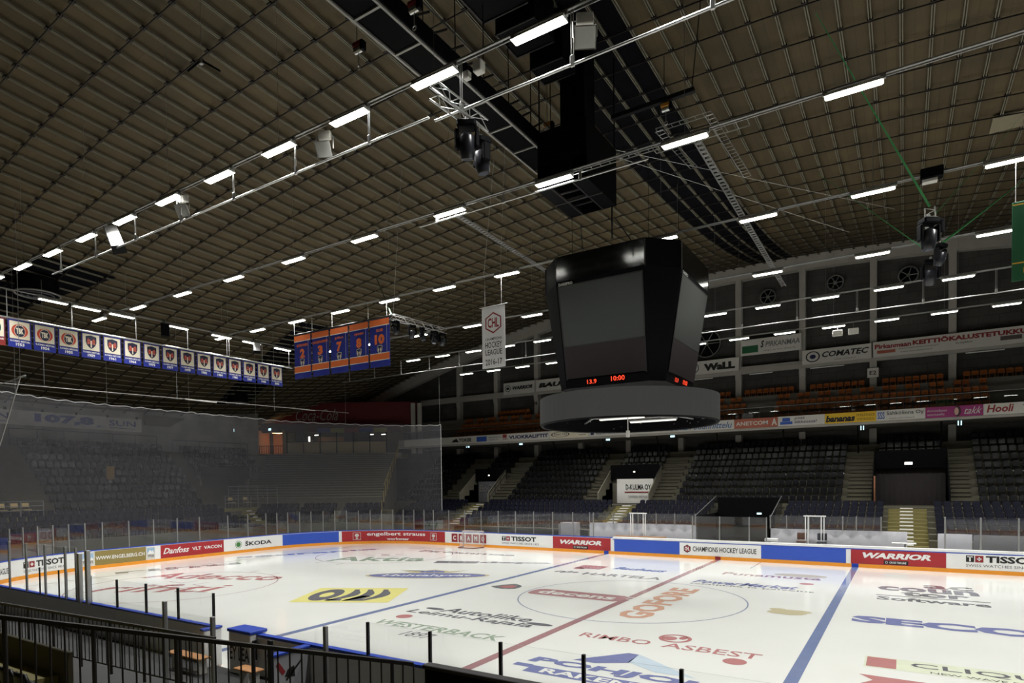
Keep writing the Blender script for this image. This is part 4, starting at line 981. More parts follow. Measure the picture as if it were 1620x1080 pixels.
for (a, b, z) in ((-4.6, 6.0, 8.8), (7.4, 14.9, 8.55)):
    t = thing('guard_rail', (-45.9, a, 7.9), 'thin top rail behind the last row, '+('left' if a < 0 else 'right')+' part of the end stand', 'railing'); m = MB()
    m.tube((-45.9, a, z+.35), (-45.9, b, z+.35), .02, 5)
    for i in range(7): m.tube((-45.9, a+(b-a)*i/6, 7.9), (-45.9, a+(b-a)*i/6, z+.35), .015, 5)
    m.build('rail', MATK, t)
lampbox('exit_sign', (-46.1, 13.6, 10.2), .1, .34, SIGNLIT, 'small blue lit exit sign on the grey end wall', 'exit sign', 'exit signs of the corner', 'x')
# ------------------------------------------------------------------ corner terrace, bar
cs = thing('concrete_stand', (-35, 18, 0), None, None); struct(cs, 'standing terraces in the far left corner')
NS = 20
for k in range(NS): 
    D = 54+.56*k; cbox(-24.4-.12*k*.9, -11.3-.04*k, D, D+.58, -.06, 3.66+.225*k, 'terrace_step', CONCD, cs); cbox(-24.4-.12*k*.9, -11.3-.04*k, D-.07, D+.58, 3.66+.225*k, 3.7+.225*k, 'step_nosing', CONC, cs)
cbox(-27.2, -11.5, 65.2, 70, 7.6, 8.05, 'bar_floor', CONC, cs)
for k in range(4): cbox(-22.4+.2*k, -10.2, 53.2-.8*k, 54.0-.8*k, -.06, 2.55-.3*k, 'terrace_step', CONCD, cs)
def crow(Xa, Xb, D, z, nm, r):
    n = int((Xb-Xa)/PITCH_S)
    for i in range(n): x, y = cw(Xa+PITCH_S*(i+.5), D); SEATS['navy'].append((x, y, z, YAW, nm, r, i+1))
for k in range(4):
    for (a, b, nm) in ((-21.6, -18.2, 'left corner block'), (-17.9, -14.8, 'middle corner block'), (-14.3, -10.6, 'right corner block')): crow(a, b, 53.5-.8*k, 2.55-.3*k, nm, 4-k)
bar = thing('bar_counter', (*cw(-18.5, 66), 8.05), 'tan panelled bar front with dark posts over the corner terraces', 'bar')
for k in range(6): cbox(-23.7+1.75*k+.05, -23.7+1.75*(k+1)-.05, 66, 66.08, 8.06, 9.3, 'front_panel', TAN, bar)
for k in range(7): cbox(-23.75+1.75*k, -23.65+1.75*k, 65.95, 66.05, 8.06, 10.3, 'post', MATK, bar)
cbox(-23.8, -13.1, 65.9, 66.4, 9.3, 9.36, 'counter_top', MATK, bar)
cbox(-24.2, -11.6, 66.3, 66.6, 10.35, 11.2, 'fascia', mat('dim_maroon', (70, 40, 44)), bar)
for k, c in enumerate([(60, 66, 110), (110, 104, 60), (100, 56, 60), (60, 66, 110), (110, 104, 60)]):
    cbox(-20.6+1.5*k, -19.2+1.5*k, 66.2, 66.28, 10.3, 10.75, 'pennant_strip', mat('strip%d' % k, c), bar)
cbox(-27, -11.2, 69.6, 69.7, 8.05, 11.3, 'back_wall', mat('bar_back', (70, 64, 56)), cs)
cbox(-26.8, -24.0, 66.9, 67.0, 10.4, 11.4, 'lintel', MATS['dim_maroon'], cs)
cbox(-26.9, -26.7, 66, 69.6, 8.05, 10.6, 'side_wall', mat('peach_wall', (205, 150, 100)), cs); cbox(-26.7, -24.1, 69.4, 69.5, 8.05, 10.6, 'alcove_wall', MATS['peach_wall'], cs); cbox(-24.2, -24.05, 66, 69.6, 8.05, 10.6, 'side_wall', TAN, cs)
def point(loc, e, col=(1, .75, .5), r=.15):
    l = bpy.data.lights.new('bulb', 'POINT'); l.energy = e; l.color = col; l.shadow_soft_size = r
    o = bpy.data.objects.new('bulb', l); COL.objects.link(o); o.location = loc; return o
x, y = cw(-25.3, 67.8); tl = thing('ceiling_lamp', (x, y, 10.3), 'warm ceiling lamp in the lit doorway beside the bar', 'lamp')
MB().bevbox(x-.45, x+.45, y-.45, y+.45, 10.42, 10.5, .02).build('lamp_body', WARM, tl)
for k, (X, nm) in enumerate(((-21.2, 'left'), (-15.2, 'middle'), (-13.9, 'right'))):
    x, y = cw(X, 68); tl = thing('ceiling_lamp', (x, y, 10.2), 'small bright lamp over the bar, '+nm, 'lamp', 'bar lamps'); MB().bevbox(x-.25, x+.25, y-.06, y+.06, 10.15, 10.23, .01).build('tubes', SMALLLIT, tl)
x, y = cw(-21.6, 66.8); tl = thing('bar_sign', (x, y, 9.4), 'bright white upright lit sign behind the bar', 'lit sign'); MB().box(x-.09, x+.09, y-.04, y+.04, 9.35, 9.95).build('lit_face', SMALLLIT, tl)
cbox(-21.4, -18.6, 69.4, 69.5, 9.3, 10.1, 'shelf_wall', mat('amber_wall', (190, 140, 90)), cs)
t = thing('guard_rail', (*cw(-25.2, 65.9), 8.05), 'dark barred railing in front of the lit doorway', 'railing'); m = MB()
for i in range(11): x, y = cw(-26.6+.25*i, 65.9); m.tube((x, y, 8.05), (x, y, 8.95), .02, 5)
a = cw(-26.6, 65.9); b = cw(-24.1, 65.9); m.tube((*a, 8.95), (*b, 8.95), .03, 6); m.build('rail', MATK, t)
for X, D, nm in ((-27.3, 66, 'left'), (-25.7, 66.5, 'right')):
    x, y = cw(X, D); tl = thing('exit_sign', (x, y, 10.6), 'small pale blue lit exit sign near the lit doorway', 'exit sign', 'exit signs of the corner'); MB().bevbox(x-.2, x+.2, y-.03, y+.03, 10.62, 10.85, .01).build('lit_face', SIGNLIT, tl)
# red band wall with its script
rb = cbox(-27.5, -10.2, 68.0, 68.2, 11.3, 13.7, 'red_band_wall', REDWALL, cs)
t_ = MB(); text(t_, 'Coca-Cola', 0, 4.6, 0, 1.25, lambda a, b: (*cw(-23.4+a, 67.96), 11.75+b), .0, .45); t_.build('band_lettering', GREYP, cs)
for X in (-10.0, -10.7): cbox(X, X+.45, 66.8, 67.2, 8.05, 13.4, 'corner_column', BEAM, cs)
# yellow stair rail down the right edge of the terraces
t = thing('stair_railing', (*cw(-12, 60), 4), 'yellowish stair railing running down the right edge of the standing terraces', 'railing')
for k in range(11):
    D = 52.6+1.15*k; z = 2.6+.55*k if D > 53 else 2.4; X = -11.0-.06*k; x, y = cw(X, D)
    m = MB().tube((x, y, min(z, 3.7+.225*max(0, (D-54)/.56))), (x, y, min(z, 3.7+.225*max(0, (D-54)/.56))+1.0), .03, 6); m.build('rail_post', YELLP, t)
a = (*cw(-11.06, 54), 4.7); b = (*cw(-11.6, 64.1), 8.7); MB().tube(a, b, .03, 6).build('handrail', YELLP, t)
t = thing('guard_rail', (*cw(-23, 54), 3.7), 'grey guard rail at the foot of the corner stairs', 'railing'); m = MB()
for z in (4.1, 4.4, 4.7): m.tube((*cw(-24.5, 53.9), z), (*cw(-20.3, 53.9), z), .02, 5)
m.build('rail', GREYM, t)
for i in range(6): x, y = cw(-24.5+.84*i, 53.9); MB().tube((x, y, 2.6), (x, y, 4.72), .022, 5).build('rail_post', GREYM, t)

# ------------------------------------------------------------------ seats become objects
def emit_seats(kind, cap, colour, cat, grp, oname='stadium_seat'):
    L = SEATS[kind]; me0 = SM[kind][0].mesh('seat_'+kind, SM[kind][1])
    def infr(s):
        v = Vector(s[:3])-CAM; D = v.dot(FWD); u = 810+985.7*v.dot(r_)/D; return -15 < u < 1650
    order = sorted(range(len(L)), key=lambda i: (not infr(L[i]), (Vector(L[i][:3])-CAM).length))
    for i in order[:cap]:
        x, y, z, r, nm, row, k = L[i]
        o = bpy.data.objects.new(oname, me0); COL.objects.link(o); o.location = (x, y, z); o.rotation_euler.z = r
        tag(o, '%s seat, %s from left, %s row up, %s' % (colour, ordn(k), ordn(row), nm), cat, grp)
    rest = order[cap:]
    if rest:
        m = MB(); base = SM[kind][0]
        for i in rest:
            x, y, z, r, nm, row, k = L[i]; c, s = math.cos(r), math.sin(r)
            n = len(m.v); m.v += [(x+a*c-b*s, y+a*s+b*c, z+d) for a, b, d in base.v]; m.f += [tuple(q+n for q in f) for f in base.f]
        m.m = [0]*len(m.f)
        tag(m.build('stadium_seats', SM[kind][1]), 'remaining distant rows of %s seats in the stands' % colour, 'seats', None, 'stuff')
emit_seats('black', 300, 'charcoal folding', 'seat', 'charcoal folding seats of the upper rows', 'stadium_seat')
emit_seats('navy', 300, 'dark navy', 'seat', 'navy seats of the lower rows', 'padded_stand_seat')
emit_seats('orange', 300, 'orange balcony', 'seat', 'orange seats on the balcony', 'balcony_seat')

# ------------------------------------------------------------------ benches across the ice
def cloth_wall(xa, xb, y, z0, z1, label):
    o = sheet('bench_cover', xa, xb, y, z0, z1, CLOTHW, label, 'cover sheet', .035, max(6, int((xb-xa)*6)))
cloth_wall(-9.1, -1.75, 15.75, .2, 1.93, 'long white sheet along the left players bench')
cloth_wall(2.66, 9.5, 15.75, .2, 1.84, 'long white sheet along the right players bench, two chairs before it')
cloth_wall(10.85, 12.3, 15.75, .2, 1.8, 'short white sheet right of the olive stairs')
sheet('bench_cover', 12.35, 17.5, 15.75, .2, 1.78, mat('grey_sheet', (70, 70, 72), .7), 'dark grey sheet at the right edge behind the glass', 'cover sheet', .03, 20)
MB().tube((12.3, 15.7, 1.82), (17.5, 15.7, 1.82), .03, 6)
bx = thing('penalty_box', (-10.6, 15.5, 0), 'small white box with a grey end beside the left bench', 'box'); MB().bevbox(-11.15, -9.9, 15.3, 15.9, .1, 1.9, .02).build('body', CLOTHW, bx); MB().bevbox(-11.3, -11.17, 15.3, 15.9, .1, 1.8, .01).build('end_panel', GREYM, bx)
for xa, xb, lb in ((-5.9, -4.9, 'left'), (4.6, 5.55, 'right')):
    t = thing('door_frame', (xa, 15.3, 0), 'white metal door frame standing at the %s bench across the ice' % lb, 'door frame')
    for x in (xa, xa+.14, xb-.14, xb): MB().bevbox(x-.025, x+.025, 15.25, 15.31, .1, 2.6, .006).build('upright', WHITE, t)
    MB().bevbox(xa-.1, xb+.1, 15.22, 15.34, 2.6, 2.66, .006).build('lintel', WHITE, t)
def stack_chair(loc, mt, label):
    t = proto('chair', label, 'chair'); MB().bevbox(-.24, .24, -.22, .22, .42, .5, .02).build('seat', mt, t)
    m = MB().bevbox(-.25, .25, .2, .27, .55, .95, .03); m.build('backrest', mt, t)
    for sx in (-.21, .21):
        for sy in (-.2, .22): MB().tube((sx, sy, 0), (sx, sy, .44), .014, 6).build('leg', GREYM, t)
    return moved(t, loc)
stack_chair((4.4, 15.15, .72), mat('brown_fabric', (96, 70, 56)), 'brown padded chair in front of the right bench sheet'); stack_chair((5.45, 15.15, .72), mat('slate_fabric', (60, 62, 72)), 'slate grey chair beside the brown one at the right bench')
t = thing('folding_table', (9.3, 15.2, .1), 'small white table at the right end of the right bench', 'table'); MB().bevbox(8.8, 9.9, 14.95, 15.4, 1.25, 1.3, .01).build('table_top', WHITE, t); MB().tube((9.4, 15.15, .1), (9.4, 15.15, 1.26), .03, 8).build('leg', GREYM, t)
t = thing('bench', (-4.5, 14.9, 0), 'brown wooden bench just behind the white counter at left', 'bench'); MB().bevbox(-6.8, -3.4, 14.7, 14.95, 1.1, 1.17, .01).build('seat', PINE, t)
for x in (-6.6, -5, -3.6): MB().bevbox(x-.03, x+.03, 14.75, 14.9, 0, 1.1, .005).build('leg', GREYM, t)
MB().box(-11.5, 17.5, 14.5, 18.0, -.055, .1).build('bench_floor', OLIVEC, fs_); MB().box(3.9, 6.0, 14.9, 15.6, .1, .72).build('bench_plinth', CONCD, fs_)
t = thing('box', (2.9, 15.1, .9), 'low white box on the counter left of the right bench', 'box'); MB().bevbox(2.5, 3.2, 14.7, 15.1, 1.14, 1.32, .02).build('body', WHITE, t)
for xa, ya, xb, yb, lb in ((-2.2, 18.0, -1.8, 15.7, 'left'), (2.2, 18, 2.66, 15.7, 'right')):
    t = thing('tunnel_screen', (xa, ya, 0), 'slanted glass side screen on the %s of the dark players tunnel' % lb, 'glass screen')
    MB().add([(xa, 23, .1), (xb, yb, .1), (xb, yb, 2.5), (xa, 22.6, 3.6), (xa+.02, 23, .1), (xb+.02, yb, .1), (xb+.02, yb, 2.5), (xa+.02, 22.6, 3.6)], [(0, 1, 2, 3), (7, 6, 5, 4), (3, 2, 6, 7)]).build('glass_pane', GLASSF, t)
    MB().tube((xb, yb, 2.5), (xa, 22.6, 3.6), .025, 6).build('top_rail', GREYM, t)
# goal pushed against the far boards
gl = thing('goal', (-17.6, 13.6, 0), 'ice hockey goal frame with white netting pushed against the far boards', 'goal')
GX0, GX1, GY = -18.5, -16.67, 13.75
m = MB().tube((GX0, GY, 0), (GX0, GY, 1.22), .03, 8).tube((GX1, GY, 0), (GX1, GY, 1.22), .03, 8).tube((GX0, GY, 1.22), (GX1, GY, 1.22), .03, 8); m.build('goal_frame', mat('goal_grey', (170, 150, 146)), gl)
arc = [(GX0+(GX1-GX0)*i/14, GY-.02-.95*min(1, 2.4*math.sin(PI*i/14))**.6 if 0 < i < 14 else GY) for i in range(15)]
MB().path([(x, y, .04) for x, y in arc], .035, 6).build('base_bar', mat('goal_maroon', (110, 50, 46)), gl)
top = [(GX0+(GX1-GX0)*i/14, GY-.45*min(1, 2.4*math.sin(PI*i/14))**.6 if 0 < i < 14 else GY) for i in range(15)]
MB().path([(x, y, 1.18) for x, y in top], .02, 6).build('top_bar', SIGNW, gl)
m = MB()
for i in range(14): a, b, c, d = (*arc[i], .05), (*arc[i+1], .05), (*top[i+1], 1.2), (*top[i], 1.2); m.add([a, b, c, d], [(0, 1, 2, 3)]); m.add([(*top[i], 1.2), (*top[i+1], 1.2), (top[i+1][0], GY, 1.22), (top[i][0], GY, 1.22)], [(0, 1, 2, 3)])
m.build('netting', NET2, gl, True)

# ------------------------------------------------------------------ lamps over the ice
def lamp_proto(n_, lb, grp, ax='x'):
    t = proto('batten_light', lb, 'strip light', grp)
    L = .62
    m = MB(); m.add([(-L, -.07, .09), (L, -.07, .09), (L, .07, .09), (-L, .07, .09), (-L, -.12, 0), (L, -.12, 0), (L, .12, 0), (-L, .12, 0)], [(0, 1, 2, 3), (0, 4, 5, 1), (2, 6, 7, 3), (1, 5, 6, 2), (3, 7, 4, 0)])
    m.build('reflector', WHITE, t)
    MB().bevbox(-L+.03, L-.03, -.095, .095, -.025, .012, .01).build('tube_cover', LIT, t)
    l = bpy.data.lights.new('batten_lamp', 'AREA'); l.shape = 'RECTANGLE'; l.size = 1.18; l.size_y = .18; l.energy = LAMP_W; l.color = (1, .995, .975); l.spread = math.radians(125)
    lo = bpy.data.objects.new('batten_lamp', l); COL.objects.link(lo); lo.parent = t; lo.location = (0, 0, -.035)
    MB().bevbox(L-.06, L+.05, -.04, .04, .05, .16, .01).bevbox(-L-.05, -L+.06, -.04, .04, .05, .16, .01).build('hanger_clip', GREYM, t)
    return t
LP0 = None
def lamp(loc, rz, lb, grp):
    global LP0
    if LP0 is None: LP0 = lamp_proto('', lb, grp); o = moved(LP0, loc, rz)
    else: o = copy_tree(LP0, loc, rz); o['label'] = lb; o['group'] = grp
    return o
ROWS = [('nearest lamp row', -12.2, [2.95-2.76*k for k in range(-8, 12)]), ('second lamp row', -6.4, [8.3-4.06*k for k in range(-4, 10)]),
        ('middle lamp row', 0., [12.0-3.53*k for k in range(-3, 12)]), ('fourth lamp row', 6.5, [12.3-4.09*k for k in range(-3, 10)]),
        ('fifth lamp row', 12.2, [11.45-2.77*k for k in range(-5, 13)]), ('farthest lamp row', 19.2, [14.0-2.77*k for k in range(-3, 14)])]
def inframe(x, y, z):
    v = Vector((x, y, z))-CAM; D = v.dot(FWD)
    if D < .5: return False
    u = 810+985.7*v.dot(r_)/D; w_ = 789-985.7*v.dot(u_)/D; return 0 < u < 1620 and 0 < w_ < 1080
for nm, y, xs in ROWS:
    xs = sorted(x for x in xs if -29 < x < 28); k = 0
    for x in xs:
        if nm == 'fourth lamp row' and -5 < x < 2 and False: continue
        if inframe(x, y, 14): k += 1; lb = 'lit batten light hanging in the %s, %s from the left' % (nm, ordn(k))
        else: lb = 'lit batten light of the %s beyond the right edge of the picture' % nm
        lamp((x, y, 13.97), 0, lb, 'battens of the '+nm)
    t = thing('lamp_rail', (0, y, 14.13), 'long thin metal rail carrying the '+nm, 'rail'); xa, xb = min(xs)-1, 28
    MB().bevbox(xa, xb, y-.03, y+.03, 14.12, 14.16, .008).bevbox(xa, xb, y+.06, y+.09, 14.1, 14.13, .005).build('rail', GREYM, t)
    m = MB()
    for x in xs[::2]: m.tube((x, y, 14.15), (x, y, roofz(x, y)), .006, 4)
    m.build('suspension_wire', GREYM, t)
for nm, y, xa, xb, zz in (('nearest', -12.2, -19.2, .02, 13.15), ('nearest right', -12.2, .2, 12, 13.02), ('fifth', 12.2, -29.3, 14, 13.05), ('second', -6.4, -5.2, 3.2, 13.8)):
    t = thing('hanging_pipe', (xa, y, zz), 'pale pipe hung under the %s lamp row' % nm, 'pipe'); MB().tube((xa, y, zz), (xb, y, zz), .028, 8).build('pipe', ALU, t)
    x = xa+.75
    while x < xb:
        m = MB().tube((x-.02, y, zz), (x-.02, y, 14.1), .012, 5).tube((x+.03, y, zz), (x+.03, y, 14.1), .012, 5); m.bevbox(x-.04, x+.05, y-.03, y+.03, zz-.04, zz+.18, .01); m.build('pipe_hanger', ALU, t); x += 2.76
for i, y in enumerate((-9.4, -7.9, -6.2, -3.2, -.45, 1.65, 4.0)): lamp((-26.2, y, 13.9), PI/2, 'lit batten light across the end over the championship pennants, %s from the left' % ordn(i+1), 'battens across the end')
t = thing('lamp_rail', (-26.2, 0, 14.05), 'long thin rail across the end carrying battens above the pennants', 'rail'); MB().bevbox(-26.23, -26.17, -13, 7, 14.03, 14.08, .008).build('rail', GREYM, t)
m = MB()
for y in (-8.6, -5.5, -2.6, -.1, .05, 2.4, 4.5, -11.3): m.tube((-26.2, y, 12.75), (-26.2, y, 14.05), .018, 5)
m.build('drop_hanger', ALU, t)
m = MB()
for y in (-12, -6, 0, 6): m.tube((-26.2, y, 14.05), (-26.2, y, roofz(-26, y)), .008, 4)
m.build('suspension_wire', GREYM, t)

def floodlight(loc, rz, tilt, label):
    t = proto('floodlight', label, 'floodlight', 'unlit white floodlights on the nearest rail')
    R_ = Matrix.Rotation(tilt, 4, 'X')
    MB().bevbox(-.17, .17, -.04, .07, -.02, .2, .015, 0, Matrix.Translation((0, 0, -.05))).build('ballast_box', SIGNW, t)
    m = MB(); mx = Matrix.Translation((0, 0, -.32)) @ R_
    m.add([mx @ Vector(v) for v in ((-.22, -.08, -.2), (.22, -.08, -.2), (.22, -.08, .2), (-.22, -.08, .2), (-.12, .12, -.1), (.12, .12, -.1), (.12, .12, .1), (-.12, .12, .1))], [(7, 6, 5, 4), (0, 4, 5, 1), (1, 5, 6, 2), (2, 6, 7, 3), (3, 7, 4, 0)]); m.build('lamp_housing', SIGNW, t)
    MB().box(-.2, .2, -.085, -.075, -.18, .18, 0, mx).build('front_glass', mat('flood_glass', (205, 206, 200), .25, .0), t)
    MB().tube((-.24, 0, -.32), (-.24, 0, .0), .012, 5).tube((.24, 0, -.32), (.24, 0, 0), .012, 5).tube((-.24, 0, 0), (.24, 0, 0), .012, 5).build('yoke', GREYM, t)
    return moved(t, loc, rz)
floodlight((3.95, -12.1, 13.85), .5, math.radians(40), 'largest white floodlight at the top, right of the first batten')
floodlight((-3.6, -12.1, 13.85), .4, math.radians(30), 'white floodlight between the second and third battens')
floodlight((-10.2, -12.1, 13.85), .3, math.radians(30), 'white floodlight lower left on the nearest rail')
bx = thing('junction_box', (1.4, -12.1, 13.8), 'pair of white junction boxes on the nearest rail', 'box'); MB().bevbox(1.3, 1.52, -12.25, -12.05, 13.7, 13.95, .02).build('box', SIGNW, bx); MB().bevbox(1.02, 1.18, -12.25, -12.1, 13.65, 13.82, .02).build('box', SIGNW, bx)
for X_, nm in ((5.9, 'left'), (6.75, 'right')):
    t = thing('junction_box', (X_, 19.1, 13.3), 'small white box hung under the farthest lamp row, %s of the two' % nm, 'box'); MB().bevbox(X_-.27, X_+.27, 19.0, 19.25, 13.38, 13.72, .02).build('box', SIGNW, t); MB().tube((X_, 19.15, 13.7), (X_, 19.15, 14.12), .012, 5).build('bracket', GREYM, t)
def speaker(loc, rz, tilt, label, h=.75):
    t = proto('loudspeaker', label, 'loudspeaker', 'hanging loudspeakers'); mx = Matrix.Rotation(tilt, 4, 'X')
    MB().bevbox(-.22, .22, -.18, .2, -h, 0, .02, 0, mx).build('cabinet', MATK, t)
    MB().box(-.2, .2, -.195, -.182, -h+.02, -.02, 0, mx).build('front_grille', mat('grille_white', (176, 174, 176)), t)
    MB().tube((0, 0, 0), (0, .05, .3), .02, 6).build('bracket', GREYM, t)
    return moved(t, loc, rz)
speaker((-14.75, -12.1, 13.95), math.radians(60), math.radians(-28), 'white fronted loudspeaker on the nearest rail', 1.0).rotation_euler.y = -.3
speaker((-26.2, 2.0, 13.9), math.radians(60), math.radians(-18), 'small pale loudspeaker above the last pennants', .6)
speaker((-26.2, -3.9, 13.95), math.radians(-120), 0, 'dark loudspeaker above the pennants', .7)

# ------------------------------------------------------------------ scoreboard cube
sbt = thing('scoreboard', (0, 0, 8.2), 'big black four sided scoreboard cube hanging over centre ice', 'scoreboard')
ZT, ZF, ZB = 13.12, 12.15, 8.28
A_, W_ = 2.72, 1.74; AB, WB = 2.1, 1.66     # half depth / half face width, top and bottom
def octa(a, w): return [(-w, -a), (w, -a), (a, -w), (a, w), (w, a), (-w, a), (-a, w), (-a, -w)]
T1 = octa(A_, W_); T2 = octa(AB, WB)
m = MB(); m.add([(x, y, ZT) for x, y in T1]+[(x, y, ZF) for x, y in T1]+[(x, y, ZB) for x, y in T2], [tuple(range(8)), tuple(range(23, 15, -1))]+[(i, 8+i, 8+(i+1) % 8, (i+1) % 8) for i in range(8)]+[(8+i, 16+i, 16+(i+1) % 8, 8+(i+1) % 8) for i in range(8)])
m.build('cabinet', MATK, sbt)
for q in range(4):
    R_ = Matrix.Rotation(q*PI/2, 4, 'Z')
    def mpq(u, v, o=.01):       # u in -1..1 over the width, v 0 bottom .. 1 fascia bottom
        y = -(AB+(A_-AB)*v)-o; wd = WB+(W_-WB)*v; return R_ @ Vector((u*wd, y, ZB+(ZF-ZB)*v))
    def fasc(u, v, o=.012): return R_ @ Vector((u*W_, -A_-o, ZF+(ZT-ZF)*v))
    m = MB(); m.rect(-.985, .985, .02, .985, lambda a, b: fasc(a, b)); m.build('fascia', GLOSSK, sbt)
    m = MB(); m.rect(-.93, .93, .40, .955, lambda a, b: mpq(a, b, .03)); f = m.build('screen', SCREEN, sbt)
    text(MB(), 'DAKEPRO' if False else 'DAREPRO', -.93, -.6, .965, .99, lambda a, b: mpq(a, b, .035), .02).build('lettering', SIGNW, f)
    m = MB(); m.rect(-.93, .93, .09, .385, lambda a, b: mpq(a, b, .03)); m.build('screen', SCREEN2, sbt)
    m = MB()
    for u0, u1, v0, v1 in ((-.96, -.93, .08, .965), (.93, .96, .08, .965), (-.96, .96, .955, .965), (-.96, .96, .385, .4)): m.rect(u0, u1, v0, v1, lambda a, b: mpq(a, b, .034))
    m.build('screen_frame', DARKRAIL, sbt)
    text(MB(), '13.9', -.45, -.22, .025, .065, lambda a, b: mpq(a, b, .035), .01).build('red_digits', REDLED, sbt)
    text(MB(), '10:00', .13, .45, .03, .075, lambda a, b: mpq(a, b, .035), .01).build('red_digits', REDLED, sbt)
m = MB()
for x, y in T1: m.tube((x*1.003, y*1.003, ZF), (x*1.003, y*1.003, ZT), .02, 5)
m.build('corner_trim', MATS['dark_railing'], sbt)
m = MB()
for x, y in ((1.1, -1.6), (-1.1, -1.6), (1.1, 1.6), (-1.1, 1.6)): m.tube((x, y, ZT), (x*.6, y-1.2, 14.05), .02, 6)
for x, y in ((.95, -3.7),): m.tube((x, y, 12.9), (x, y, 14.05), .03, 6)
for x, y in ((-1.8, -1.2), (1.9, .6), (.2, 2)): m.tube((x, y, ZT), (x, y, roofz(x, y)), .012, 4)
m.build('hanging_cable', BLACKM, sbt)
rg = thing('led_ring', (0, 0, 6.9), 'wide grey led ring hanging right under the scoreboard', 'ring screen')
m = MB(); n = 72; R0, R1 = 3.5, 3.36; za, zb = 6.98, 7.97
for i in range(n):
    c, s = math.cos(2*PI*i/n), math.sin(2*PI*i/n); m.v += [(R0*c, R0*s, za), (R0*c, R0*s, zb), (R1*c, R1*s, zb), (R1*c, R1*s, za)]
for i in range(n):
    a = 4*i; b = 4*((i+1) % n); m.f += [(a, b, b+1, a+1), (a+1, b+1, b+2, a+2), (a+2, b+2, b+3, a+3), (a+3, b+3, b, a)]; m.m += [0, 0, 1, 0]
m.build('ring_screen', [RINGM, MATK], rg)
MB().torus((0, 0, za), R0-.07, .07, 'z', 72, 5).build('lower_rim', MATK, rg)
m = MB()
for i in range(8): a = 2*PI*i/8+.2; m.tube((3.3*math.cos(a), 3.3*math.sin(a), 7.3), (1.2*math.cos(a+.3), 1.2*math.sin(a+.3), 7.6), .03, 6); m.tube((3.3*math.cos(a), 3.3*math.sin(a), 7.7), (1.6*math.cos(a), 1.6*math.sin(a), 8.2), .03, 6)
m.torus((0, 0, 7.6), 1.2, .04, 'z', 32, 6).torus((0, 0, 7.45), 2.4, .04, 'z', 40, 6); m.build('spoke_frame', GREYM, rg)
m = MB()
for i in range(70): a = random.uniform(0, 2*PI); z = random.uniform(7.05, 7.9); m.box(-.015, .015, -.015, .015, -.015, .015, 0, Matrix.Translation((3.34*math.cos(a), 3.34*math.sin(a), z)))
m.build('connector_studs', ALU, rg)
for loc, nm in (((.1, -.9, 7.15), 'left'), ((1.1, -.2, 7.05), 'right')):
    t = thing('batten_light', loc, 'long dim batten under the scoreboard inside the grey ring, %s of the two' % nm, 'strip light', 'battens under the scoreboard'); x, y, z = loc
    MB().bevbox(x-.95, x+.95, y-.11, y+.11, z, z+.07, .02).build('housing', GREYM, t); MB().tube((x-.9, y-.05, z-.02), (x+.9, y-.05, z-.02), .03, 8).tube((x-.9, y+.05, z-.02), (x+.9, y+.05, z-.02), .03, 8).build('tubes', mat('dim_tube', (240, 240, 230), emit=.9), t)
MB().bevbox(.55, .67, -1.6, -1.48, 6.35, 6.6, .02).tube((.61, -1.54, 6.6), (.61, -1.54, 7.5), .02, 6).build('hanging_camera_mount', SIGNW, rg)
fg = tag(MB().bevbox(1.0, 2.7, 1.0, 1.04, 7.25, 7.95, .01).build('hanging_flag', SIGNW), 'small white banner with red edge hanging inside the grey ring', 'flag')
MB().poly([(2.3, 7.3), (2.66, 7.3), (2.66, 7.9), (2.45, 7.9)], pl_y(.99)).build('red_corner', mat('flag_red', (170, 60, 40)), fg)
